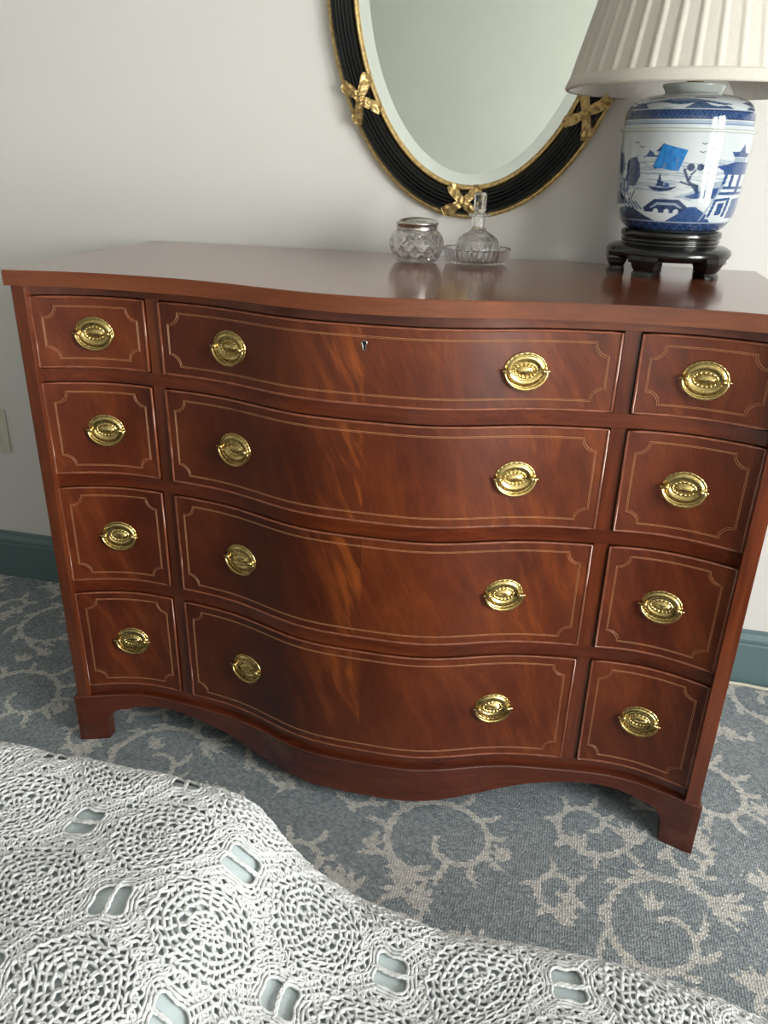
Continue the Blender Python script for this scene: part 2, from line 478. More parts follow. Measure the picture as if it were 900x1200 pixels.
# baseboards: flat board with a moulded cap
def baseboard(name, p0, p1, inward):
    p0 = np.array(p0, float); p1 = np.array(p1, float); n = np.array(inward, float)
    prof = [(0.016, 0.0), (0.016, 0.098), (0.0145, 0.101), (0.0145, 0.104), (0.017, 0.107), (0.0165, 0.113), (0.012, 0.119), (0.009, 0.124), (0.0085, 0.1295), (0.006, 0.131), (0.0, 0.131), (0.0, 0.0)]
    P = np.array([[(*(p + n * d), z) for d, z in prof] for p in (p0, p1)])
    v, f = grid(P, cv=True)
    return structure(name, v, f, M['baseboard'])
baseboard('baseboard_back', (R_['x0'], YW), (R_['x1'], YW), (0, -1))
baseboard('baseboard_left', (R_['x0'], R_['y0']), (R_['x0'], YW - 0.017), (1, 0))
baseboard('baseboard_right', (R_['x1'], YW - 0.017), (R_['x1'], R_['y0']), (-1, 0))

# carpet floor with a woven scroll pattern carried as a point attribute
def scroll_tile(N=208, size=0.52, g_=0.80):
    img = np.zeros((N, N)); g = (np.arange(N) + 0.5) / N * size
    X, Y = np.meshgrid(g, g, indexing='ij')
    def dab(x, y, r):
        dx = np.abs(X - x % size); dx = np.minimum(dx, size - dx)
        dy = np.abs(Y - y % size); dy = np.minimum(dy, size - dy)
        r = r * g_
        np.maximum(img, np.clip(1 - (np.hypot(dx, dy) - r * 0.55) / (r * 0.9), 0, 1), out=img)
    def stroke(pts, w0, w1):
        pts = np.array(pts); n = len(pts)
        for i, (a, b2) in enumerate(pts):
            t = i / (n - 1); dab(a, b2, w0 + (w1 - w0) * t)
    def spiral(cx, cy, r0, r1, a0, turns, w0, w1):
        a = np.linspace(0, 1, 90)
        r = r0 + (r1 - r0) * a; th = a0 + turns * 2 * PI * a
        pts = np.stack([cx + r * np.cos(th), cy + r * np.sin(th)], 1)
        stroke(pts, w0, w1)
        return pts, th
    def leaf(x, y, ang, L, w):
        for t in np.linspace(0, 1, 16):
            dab(x + math.cos(ang + 0.5 * t) * L * t, y + math.sin(ang + 0.5 * t) * L * t, w * (0.35 + 1.0 * math.sin(PI * min(1, t * 0.9 + 0.05)) ** 1.2))
    def _frond(pts, th, sgn, n, L, w, start=8, stop=80):
        for k in np.linspace(start, stop, n).astype(int):
            leaf(*pts[k], th[k] + sgn * 0.9, L * (0.75 + 0.5 * ((k * 37) % 10) / 10), w)
    r2 = np.random.default_rng(11)
    def scroll(cx, cy, r0, a0, turns, sgn, n):
        p, th = spiral(cx, cy, r0, r0 * .2, a0, turns * sgn, 0.0085 if r0 > .07 else .0068, 0.0065)
        tang = th + sgn * PI / 2
        for k in np.linspace(2, 66, int(n * 1.25)).astype(int):
            L = r2.uniform(.030, .056) * (r0 / .1) ** .4
            leaf(*p[k], tang[k] - sgn * r2.uniform(.5, 1.0), L, .0056)
        # acanthus tail at the outer end
        for d in (-.7, -.25, .2, .65):
            leaf(*p[0], tang[0] + PI + d, .060 * (r0 / .1) ** .4, .0065)
    scroll(0.13, 0.14, .115, 0.4, 1.15, 1, 8)
    scroll(0.38, 0.39, .115, 3.5, 1.15, -1, 8)
    scroll(0.39, 0.11, .078, 2.2, 1.1, 1, 6)
    scroll(0.12, 0.37, .078, 5.4, 1.1, -1, 6)
    scroll(0.255, 0.255, .045, 1.0, 1.0, 1, 4)
    scroll(0.005, 0.255, .045, 4.0, 1.0, -1, 4)
    scroll(0.255, 0.0, .045, 2.6, 1.0, 1, 4)
    for _ in range(10):
        x, y, a0 = r2.uniform(0, size), r2.uniform(0, size), r2.uniform(0, 6.28)
        for d in (-.6, 0, .6): leaf(x, y, a0 + d, .036, .0052)
    return img, size
def build_floor():
    img, size = scroll_tile()
    xs = np.concatenate([np.arange(R_['x0'], -1.75, 0.06), np.arange(-1.75, 1.45, 0.0055), np.arange(1.45, R_['x1'], 0.06), [R_['x1']]])
    ys = np.concatenate([np.arange(R_['y0'], -0.75, 0.06), np.arange(-0.75, YW, 0.0055), [YW]])
    X, Y = np.meshgrid(xs, ys, indexing='ij')
    v, f = grid(np.stack([X, Y, X * 0], -1))
    o = structure('floor', v, f, M['carpet'], True)
    # warp a little so that the repeat does not look stamped
    a = math.radians(24); U = X * math.cos(a) + Y * math.sin(a) + 0.012 * np.sin(Y * 9); V = -X * math.sin(a) + Y * math.cos(a) + 0.012 * np.sin(X * 8)
    N = img.shape[0]
    row = np.floor(V / size); U = U + 0.5 * size * (row % 2)
    fu = (U / size % 1) * N - 0.5; fv = (V / size % 1) * N - 0.5
    iu = np.floor(fu).astype(int); iv = np.floor(fv).astype(int); du = fu - iu; dv = fv - iv
    G = lambda i, j: img[i % N, j % N]
    val = G(iu, iv) * (1 - du) * (1 - dv) + G(iu + 1, iv) * du * (1 - dv) + G(iu, iv + 1) * (1 - du) * dv + G(iu + 1, iv + 1) * du * dv
    at = o.data.attributes.new('scroll', 'FLOAT', 'POINT'); at.data.foreach_set('value', val.ravel().astype(np.float32))
    # slab below
    return o
build_floor()

# ------------------------------------------------------------------ dresser
_px = np.array([0, .06, .115, .17, .22, .28, .345, .371, .41, .46, .51, .55, .5724])
_py = np.array([-.0385, -.0365, -.0290, -.010, .0085, .0235, .0325, .0355, .0385, .0365, .0225, .0070, .0])
LF = 0.64
_A = np.stack([np.cos(k * PI * _px / LF) for k in range(7)], 1)
_cf = np.linalg.lstsq(_A, _py, rcond=None)[0]
def prof(x):
    x = np.asarray(x, float)
    return sum(c * np.cos(k * PI * x / LF) for k, c in enumerate(_cf))
def dprof(x):
    return (prof(x + 1e-4) - prof(x - 1e-4)) / 2e-4
HW = 0.5724
XO, XI, XM = 0.5501, 0.3707, 0.3453
ZR = [(.7468, .8595), (.5635, .7220), (.3560, .5377), (.1251, .3300)]
DEP = 0.478

dresser = thing('dresser', 'serpentine-front mahogany dresser with twelve inlaid drawers and oval brass pulls', 'dresser')

def ribbon_solid(xa, xb, za, zb, front, depth, n=None, zf=None):
    """curved board following the serpentine; front(x) -> y of its face"""
    n = n or max(4, int((xb - xa) / 0.012))
    xs = np.linspace(xa, xb, n); yf = front(xs)
    z0 = np.full(n, za) if zf is None else zf(xs)
    ring = np.stack([np.stack([xs, yf, z0], -1), np.stack([xs, yf, np.full(n, zb)], -1),
                     np.stack([xs, yf + depth, np.full(n, zb)], -1), np.stack([xs, yf + depth, z0], -1)], 1)
    v, f = grid(ring, cv=True)
    f = [tuple(q) for q in f] + [(3, 2, 1, 0), tuple((n - 1) * 4 + i for i in range(4))]
    return v, f

# top slab: own, slightly shallower curve, canted front corners, eased edge
def top_slab():
    tx = np.array([0, .06, .11, .17, .23, .30, .36, .42, .48, .53, .573])
    ty = np.array([-.054, -.050, -.041, -.024, -.009, .003, .008, .0085, .004, -.003, -.0125])
    A = np.stack([np.cos(k * PI * tx / LF) for k in range(6)], 1); c = np.linalg.lstsq(A, ty, rcond=None)[0]
    xs = np.linspace(-.574, .574, 121)
    ys = sum(q * np.cos(k * PI * xs / LF) for k, q in enumerate(c))
    outline = [(-.5865, DEP + 0.002), (-.5865, .001)] + list(zip(xs, ys)) + [(.5865, .001), (.5865, DEP + 0.002)]
    P = np.array(outline)
    c0 = np.array([0, .22])
    lay = []
    for ins, z in ((.0, .877), (.0, .8985), (.0015, .900)):
        q = P.copy(); d = c0 - q; d /= np.linalg.norm(d, axis=1)[:, None]; q = q + d * ins
        lay.append(np.column_stack([q, np.full(len(q), z)]))
    v = np.concatenate(lay); n = len(P); f = []
    for k in range(2):
        for i in range(n):
            j = (i + 1) % n
            f.append((k * n + i, k * n + j, (k + 1) * n + j, (k + 1) * n + i))
    f.append(tuple(range(n))[::-1]); f.append(tuple(range(2 * n, 3 * n)))
    return v, f
top = mesh('top', *top_slab(), M['wood_top'], dresser, False)

# corner posts, sides, back, inner floor
for s in (-1, 1):
    xa, xb = sorted((s * 0.5495, s * HW))
    v, f = bevel_box(xa, xb, 0.0, 0.045, 0.1035, 0.877, 0.0012)
    mesh('corner_post', v, f, M['wood_z'], dresser, False)
    xa, xb = sorted((s * 0.553, s * (HW - 0.001)))
    mesh('side_panel', *box(xa, xb, 0.0452, DEP - 0.012, 0.1035, 0.8768), M['wood_side'], dresser, False)
mesh('back_panel', *box(-HW + 0.002, HW - 0.002, DEP - 0.0118, DEP - 0.004, 0.06, 0.8768), M['wood_side'], dresser, False)
mesh('carcass_core', *box(-0.5525, 0.5525, 0.066, DEP - 0.0125, 0.1035, 0.8765), M['dark'], dresser, False)

RAIL = lambda x: prof(x) + 0.0045
zs_r = [(.8615, .8769)] + [(ZR[i + 1][1] + .002, ZR[i][0] - .002) for i in range(3)] + [(.1045, ZR[3][0] - .002)]
for za, zb in zs_r:
    mesh('rail', *ribbon_solid(-.5494, .5494, za, zb, RAIL, 0.022, 96), M['wood_x'], dresser, False)
for za, zb in ZR:
    for s in (-1, 1):
        xa, xb = sorted((s * (XM + .002), s * (XI - .002)))
        mesh('stile', *ribbon_solid(xa, xb, za - .0018, zb + .0018, RAIL, 0.022, 5), M['wood_z'], dresser, False)

# base: thin ledge moulding, shaped apron and bracket feet
BASE = lambda x: prof(np.clip(np.abs(x), 0, HW)) - 0.0045
def ledge():
    xs = np.concatenate([[-HW - .0045], np.linspace(-HW, HW, 120), [HW + .0045]])
    yf = BASE(xs)
    rows = []
    for dy, z in ((.02, .0985), (.0, .0985), (-.0018, .1000), (-.0018, .1022), (.0, .1040), (.004, .1045), (.02, .1045)):
        rows.append(np.stack([xs, yf + dy, np.full(len(xs), z)], -1))
    v, f = grid(np.stack(rows, 1), cv=True)
    return v, f
mesh('ledge_moulding', *ledge(), M['wood_base'], dresser, False)
_ax = np.array([0, .08, .13, .17, .21, .25, .30, .345, .37, .405, .44, .47])
_az = np.array([.032, .032, .034, .0375, .043, .054, .0675, .0755, .0785, .080, .0785, .0735])
def apron_z(x):
    x = np.abs(x)
    return np.interp(x, _ax, _az)
mesh('apron', *ribbon_solid(-.4698, .4698, .03, .0985, BASE, 0.018, 110, apron_z), M['wood_base'], dresser, False)
_fx = np.array([.47, .477, .484, .490, .498, .506, .512, .517, .5205, .5225, .5235, .5240, .5765])
_fz = np.array([.0735, .0705, .0685, .0680, .0675, .0655, .0610, .0545, .0470, .0370, .0200, .0, .0])
for s in (-1, 1):
    xs = np.sort(s * np.concatenate([_fx[:12], np.linspace(.5240, .5765, 6)]))
    zf = np.interp(np.abs(xs), _fx, _fz)
    yf = BASE(xs); n = len(xs)
    ring = np.stack([np.stack([xs, yf, zf], -1), np.stack([xs, yf, np.full(n, .0985)], -1),
                     np.stack([xs, yf + .02, np.full(n, .0985)], -1), np.stack([xs, yf + .02, zf], -1)], 1)
    v, f = grid(ring, cv=True); f = [tuple(q) for q in f] + [(3, 2, 1, 0), tuple((n - 1) * 4 + i for i in range(4))]
    # returned side of the bracket foot
    ys = np.array([.0158, .06, .075, .085, .092, .097, .10]); zz = np.array([.0, .0, .03, .05, .06, .066, .068])
    ys = np.concatenate([ys, [.13]]); zz = np.concatenate([zz, [.072]])
    xa, xb = sorted((s * .5565, s * .5765))
    P = np.stack([np.stack([np.full(8, xa), ys, zz], -1), np.stack([np.full(8, xa), ys, np.full(8, .0985)], -1),
                  np.stack([np.full(8, xb), ys, np.full(8, .0985)], -1), np.stack([np.full(8, xb), ys, zz], -1)], 1)
    v2, f2 = grid(P, cv=True); f2 = [tuple(q) for q in f2] + [(0, 1, 2, 3), (31, 30, 29, 28)]
    mesh('bracket_foot', *join([(v, f), (v2, f2)]), M['wood_base'], dresser, False)
    # side apron and rear foot
    ys = np.array([.1302, .25, .37, .385, .395, .41, .42, DEP]); zz = np.array([.072, .076, .070, .066, .055, .02, .0, .0])
    P = np.stack([np.stack([np.full(8, xa), ys, zz], -1), np.stack([np.full(8, xa), ys, np.full(8, .1035)], -1),
                  np.stack([np.full(8, xb), ys, np.full(8, .1035)], -1), np.stack([np.full(8, xb), ys, zz], -1)], 1)
    v2, f2 = grid(P, cv=True); f2 = [tuple(q) for q in f2] + [(0, 1, 2, 3), (31, 30, 29, 28)]
    mesh('rear_foot', v2, f2, M['wood_base'], dresser, False)

# brass pulls: one mesh each for plate, bail and post, shared by all twelve drawers
def pull_plate():
    a, b = .0315, .0262
    nt_, rr = 96, np.array([0, .08, .22, .35, .41, .435, .45, .47, .50, .525, .545, .56, .60, .66, .73, .80, .845, .87, .89, .915, .945, .975, 1.0, 1.0])
    hh = np.array([5.0, 5.0, 4.5, 3.6, 2.6, 1.2, 1.3, 2.4, 3.0, 2.8, 1.5, 1.3, 2.2, 3.4, 3.9, 3.6, 2.6, 1.5, 1.5, 2.2, 2.6, 2.2, 1.2, 0.0]) / 1000
    th = np.linspace(0, 2 * PI, nt_, endpoint=False)
    H = np.repeat(hh[None], nt_, 0)
    H[:, 7:10] += (0.0007 * np.sign(np.sin(th * 16)))[:, None]           # petal ring
    H[:, 20:22] += (0.0006 * np.sin(th * 24))[:, None]                   # roped edge
    ridge = np.clip(1 - np.abs(np.sin(th)) * 2.2, 0, 1) * 0.0010
    H[:, 1:4] += ridge[:, None]
    aspect = np.interp(rr, [0, .42, .55, .8, 1], [.55, .62, .80, .95, 1])                              # flatter ovals towards the middle
    P = np.stack([a * rr[None] * np.cos(th)[:, None], -H, b * rr[None] * aspect[None] * np.sin(th)[:, None]], -1)
    return grid(P, cu=True)
def pull_bail():
    th = np.linspace(PI, 2 * PI, 40)
    pts = np.stack([.0300 * np.cos(th), np.full(40, -.0068) + .0012 * np.sin(th), .0250 * np.sin(th)], -1)
    pts = np.vstack([[(-.0238, -.0075, .0006), (-.0275, -.0075, .0004)], pts[1:-1], [(.0275, -.0075, .0004), (.0238, -.0075, .0006)]])
    r = .0013 + .0014 * np.sin(np.linspace(0, PI, len(pts))) ** .6
    b1 = tube(pts, r, 8, up=(0, 1, 0))
    pins = [tube([(s * .0285, -.0072, .0002), (s * .0318, -.0072, .0002), (s * .0338, -.0072, .0002), (s * .0342, -.0072, .0002)], [.0013, .0018, .0016, .0004], 8, up=(0, 1, 0)) for s in (-1, 1)]
    return join([b1] + pins)
def pull_post():
    pr = [(0.0, .0115), (.0018, .0112), (.0034, .0098), (.0042, .0078), (.0034, .0058), (.0024, .0048), (.0026, .0036), (.0046, .0026), (.0050, .0016)]
    v, f = lathe(pr, 14)
    return np.stack([v[:, 0], -v[:, 2], v[:, 1]], -1), f
ME_plate = mesh_data('pull_plate', *pull_plate(), M['brass'])
ME_bail = mesh_data('pull_bail', *pull_bail(), M['brass'])
ME_post = mesh_data('pull_post', *pull_post(), M['brass'])

def inlay_path(xa, xb, za, zb, ins, rad):
    """inset rectangle with a stepped, scooped notch at each corner (2-D, x z)"""
    x0, x1, z0, z1 = xa + ins, xb - ins, za + ins, zb - ins
    c = rad; st = rad * 0.22
    pts = []
    def hline(xs, xe, z): pts.extend([(x, z) for x in np.linspace(xs, xe, max(3, int(abs(xe - xs) / .010)))])
    def scoop(cx, cz, a0, a1):
        for a in np.linspace(a0, a1, 9): pts.append((cx + rad * math.cos(a), cz + rad * math.sin(a)))
    e = rad * math.cos(.22); g = rad * math.sin(.22)                  # ends of the scooped arc
    hline(x0 + e, x1 - e, z1)
    scoop(x1, z1, PI + .22, 1.5 * PI - .22)
    pts.append((x1, z1 - e)); pts.append((x1, z0 + e))
    scoop(x1, z0, .5 * PI + .22, PI - .22)
    hline(x1 - e, x0 + e, z0)
    scoop(x0, z0, .22, .5 * PI - .22)
    pts.append((x0, z0 + e)); pts.append((x0, z1 - e))
    scoop(x0, z1, 1.5 * PI + .22, 2 * PI - .22)
    return np.array(pts)

FACE = lambda x: prof(x) + 0.0012
def drawer(col, row, xa, xb, za, zb, pulls):
    side = 'wide' if col == 'mid' else 'small'
    d = bpy.data.objects.new('drawer', None); link(d, dresser)
    key = {'left': 0, 'mid': 1, 'right': 2}[col]
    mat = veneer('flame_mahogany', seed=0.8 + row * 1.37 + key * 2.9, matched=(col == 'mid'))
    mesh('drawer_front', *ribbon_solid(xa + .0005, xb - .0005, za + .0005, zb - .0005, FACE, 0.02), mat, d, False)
    # cock bead round the edge
    n = max(8, int((xb - xa) / .012)); xs = np.linspace(xa + .0012, xb - .0012, n)
    z0, z1 = za + .0012, zb - .0012
    loop = np.vstack([np.stack([xs, FACE(xs), np.full(n, z1)], -1), np.stack([xs[::-1], FACE(xs[::-1]), np.full(n, z0)], -1)])
    mesh('cock_bead', *tube(loop, .0021, 8, True, up=(0, 1, 0)), M['bead'], d)
    for ins, rad in ((.0145, .0185), (.0163, .0190)):
        q = inlay_path(xa, xb, za, zb, ins, rad)
        p3 = np.stack([q[:, 0], FACE(q[:, 0]) - .0001, q[:, 1]], -1)
        mesh('inlay_line', *tube(p3, .00036 if ins < .015 else .00028, 4, True, up=(0, 1, 0)), M['inlay'], d, False)
    zc = (za + zb) / 2
    for x in pulls:
        a = math.atan(float(dprof(x)))
        mw = Matrix.Translation((x, float(FACE(x)) - .0002, zc)) @ Matrix.Rotation(a, 4, 'Z')
        place('pull_plate', ME_plate, d, mw)
        place('pull_bail', ME_bail, d, mw)
        for s in (-1, 1):
            place('pull_post', ME_post, d, mw @ Matrix.Translation((s * .0243, 0, .0004)))
    if col == 'mid' and row == 0:
        # keyhole with a worn metal liner
        x, z = 0.0, zb - .0245; y = float(FACE(0))
        th = np.linspace(0, 2 * PI, 20, endpoint=False)
        out = [(.0036 * math.cos(t), .0036 * math.sin(t)) for t in np.linspace(-.9, PI + .9, 16)] + [(-.0022, -.0095), (.0022, -.0095)]
        out = np.array(out)
        loop = np.stack([x + out[:, 0], np.full(len(out), y - .0003), z + out[:, 1]], -1)
        mesh('keyhole_liner', *tube(loop, .0008, 6, True, up=(0, 1, 0)), M['silver'], d)
        n = len(out)
        v = np.vstack([loop + (0, .0000, 0), loop + (0, -.0003, 0)])
        f = [tuple(range(n, 2 * n))] + [(i, (i + 1) % n, n + (i + 1) % n, n + i) for i in range(n)]
        mesh('keyhole', v, f, M['dark'], d, False)
    return d
for r, (za, zb) in enumerate(ZR):
    drawer('left', r, -XO, -XI, za, zb, [-.4605])
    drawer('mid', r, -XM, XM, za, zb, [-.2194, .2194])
    drawer('right', r, XI, XO, za, zb, [.4605])

# ------------------------------------------------------------------ oval mirror
mirror = thing('wall_mirror', 'large oval mirror in a black reeded frame with gilt rims and gilt ribbon ties', 'mirror', (0, 0, 0))
EC = np.array([0.0575, 1.386]); EA, EB = 0.2855, 0.4215
def ell(th, inset):
    """point on the outer ellipse moved inwards along its normal"""
    p = np.stack([EA * np.cos(th), EB * np.sin(th)], -1)
    nrm = np.stack([np.cos(th) / EA, np.sin(th) / EB], -1); nrm /= np.linalg.norm(nrm, axis=-1)[..., None]
    return EC + p - nrm * np.asarray(inset)[..., None]
def frame_sweep(prof2, n=180):
    th = np.linspace(0, 2 * PI, n, endpoint=False)
    P = np.empty((n, len(prof2), 3))
    for k, (ins, h) in enumerate(prof2):
        q = ell(th, np.full(n, ins)); P[:, k, 0] = q[:, 0]; P[:, k, 2] = q[:, 1]; P[:, k, 1] = YW - .0004 - h
    return grid(P, cu=True, cv=True)
mesh('outer_rim', *frame_sweep([(0, 0), (-.0012, .006), (0, .013), (.003, .0165), (.0065, .0158), (.0085, .0125), (.0085, 0)]), M['gold'], mirror)
# reeded black body: seven reeds over a rounded section
sec = []
W0, W1 = .0085, .0500
for i in range(73):
    u = i / 72; base = .012 + .018 * math.sin(PI * (0.12 + 0.80 * u)) ** .8
    sec.append((W0 + (W1 - W0) * u, base + .0030 * abs(math.sin(PI * 6 * u))))
sec = [(W0, .0)] + sec + [(W1, 0.0)]
mesh('reeded_frame', *frame_sweep(sec, 200), M['ebony'], mirror)
mesh('inner_rim', *frame_sweep([(.0505, 0), (.0505, .017), (.0525, .0205), (.0555, .0205), (.058, .018), (.0595, .014), (.0605, .009), (.0605, 0)]), M['gold'], mirror)
def mirror_plate():
    n = 160; th = np.linspace(0, 2 * PI, n, endpoint=False)
    rows = []
    for ins, h in ((.0590, .0125), (.0790, .0095)):
        q = ell(th, np.full(n, ins)); rows.append(np.stack([q[:, 0], np.full(n, YW - h), q[:, 1]], -1))
    return rows, n
rows, n = mirror_plate()
v, f = grid(np.stack(rows, 1), cu=True)
mesh('glass_bevel', v, f, M['bevel'], mirror, False)
v = rows[1] + (0, 0, 0)
mesh('mirror_glass', np.vstack([v, v + (0, .003, 0)]), [tuple(range(n))] + [(i, n + i, n + (i + 1) % n, (i + 1) % n) for i in range(n)], M['mirror'], mirror, False)

def frame_h(ins):
    u = np.clip((ins - W0) / (W1 - W0), 0, 1)
    return .0135 + .018 * np.sin(PI * (0.12 + 0.80 * u)) ** .8
def ribbon(th0, span, flip, width, lift, seed):
    """pleated gilt ribbon laid across the frame from the outer to the inner rim"""
    nu, nv = 56, 9
    u = np.linspace(0, 1, nu); sgn = 1 if flip else -1
    speed = np.sqrt((EA * np.sin(th0)) ** 2 + (EB * np.cos(th0)) ** 2)
    s_mid = sgn * span * (u - .5) * 2
    s_mid = s_mid * (0.65 + 0.35 * np.abs(2 * u - 1))
    ins_mid = .003 + (.0545) * (u + 0.06 * np.sin(2 * PI * u))
    wv = width * (0.62 + 0.55 * np.abs(2 * u - 1) ** 1.2) * (1 + .08 * np.sin(u * 23 + seed))
    v_ = np.linspace(-1, 1, nv)
    d_s = np.gradient(s_mid); d_i = np.gradient(ins_mid); L = np.hypot(d_s, d_i); ts, ti = d_s / L, d_i / L
    S = s_mid[:, None] - ti[:, None] * wv[:, None] * v_[None] * .5
    I = ins_mid[:, None] + ts[:, None] * wv[:, None] * v_[None] * .5
    I = np.clip(I, -.001, .0605)
    fold = .0016 * np.sin(u[:, None] * 34 + v_[None] * 1.6 + seed) + .0010 * np.sin(v_[None] * 7 + u[:, None] * 9 + seed)
    Hh = frame_h(I) + lift + .0022 * (1 - v_[None] ** 2) + fold
    TH = th0 + S / speed
    def surf(h):
        q = ell(TH.ravel(), I.ravel()).reshape(nu, nv, 2)
        return np.stack([q[..., 0], YW - h, q[..., 1]], -1)
    a, af = grid(surf(Hh)); b_, bf = grid(surf(Hh - .0045))
    idx = np.arange(nu * nv).reshape(nu, nv)
    rim = np.concatenate([idx[:, 0], idx[-1, 1:], idx[-2::-1, -1], idx[0, -2:0:-1]])
    side = np.array([(rim[i], rim[(i + 1) % len(rim)], rim[(i + 1) % len(rim)] + nu * nv, rim[i] + nu * nv) for i in range(len(rim))])
    return np.vstack([a, b_]), np.concatenate([af, bf[:, ::-1] + nu * nv, side])
for th0, sp in ((math.radians(-147), .036), (math.radians(-92.0), .038), (math.radians(-36.5), .036), (math.radians(147), .036), (math.radians(90), .038), (math.radians(36.5), .036)):
    mesh('gilt_ribbon', *ribbon(th0, sp, True, .0205, .0026, th0), M['gold'], mirror)
    mesh('gilt_ribbon', *ribbon(th0, sp, False, .0205, .0050, th0 + 2), M['gold'], mirror)

# ------------------------------------------------------------------ table lamp
LC = (0.4215, 0.385); ZT = 0.9004
lamp = thing('table_lamp', 'blue and white porcelain ginger-jar lamp with a pleated cream shade on a black stand', 'lamp', (LC[0], LC[1], ZT))
# local coordinates from here: z measured from the dresser top
mesh('stand_top', *lathe([(0, .024), (.060, .024), (.086, .0245), (.098, .029), (.1015, .035), (.099, .041), (.091, .0455), (.080, .0475), (.0775, .049), (.0775, .0515), (.0795, .053), (.0795, .0545), (.0775, .056), (.0785, .058), (.0805, .060), (.0808, .066), (.079, .069), (.074, .0705), (0, .0705)], 72), M['stand'], lamp)
def stand_foot():
    """cabriole bracket foot: shoulder, tucked ankle, flared toe"""
    rows = []
    for z, w, rin, rout in ((.033, .052, .060, .0985), (.026, .050, .060, .0990), (.0225, .050, .062, .0985), (.0215, .040, .064, .0980), (.014, .037, .067, .0945), (.0085, .031, .069, .0915), (.0075, .036, .068, .0920), (.0040, .036, .067, .0945), (.0, .035, .067, .0955)):
        rows.append([(rin, -w * .42, z), (rout - .002, -w * .5, z), (rout + .001, -w * .25, z), (rout + .002, 0, z), (rout + .001, w * .25, z), (rout - .002, w * .5, z), (rin, w * .42, z)])
    v, f = grid(np.array(rows), cv=True)
    f = [tuple(q) for q in f] + [tuple(range(7)), tuple(range(56, 63))[::-1]]
    return v, f
ME_foot = mesh_data('stand_foot', *stand_foot(), M['stand'], False)
for a in (178, -118, -43, 29, 101):
    place('stand_foot', ME_foot, lamp, Matrix.Rotation(math.radians(a), 4, 'Z'))

# painted porcelain
CAMDIR = math.atan2(CP.y - LC[1], CP.x - LC[0])
WHITE = np.array((0.50, 0.54, 0.56)); NAVY = np.array((0.008, 0.026, 0.088)); BLUE = np.array((0.018, 0.058, 0.180)); MIST = np.array((0.24, 0.30, 0.38)); TEAL = np.array((0.018, 0.042, 0.090))
def inpoly(x, y, poly):
    poly = np.array(poly, float); c = np.zeros(x.shape, bool); n = len(poly)
    for i in range(n):
        (xa, ya), (xb, yb) = poly[i], poly[(i + 1) % n]
        if ya == yb: continue
        c ^= ((ya > y) != (yb > y)) & (x < (xb - xa) * (y - ya) / (yb - ya) + xa)
    return c
def near_line(x, y, pts, w):
    d = np.full(x.shape, 1e9)
    for (xa, ya), (xb, yb) in zip(pts[:-1], pts[1:]):
        L2 = (xb - xa) ** 2 + (yb - ya) ** 2 + 1e-9
        t = np.clip(((x - xa) * (xb - xa) + (y - ya) * (yb - ya)) / L2, 0, 1)
        d = np.minimum(d, np.hypot(x - xa - t * (xb - xa), y - ya - t * (yb - ya)))
    return d < w
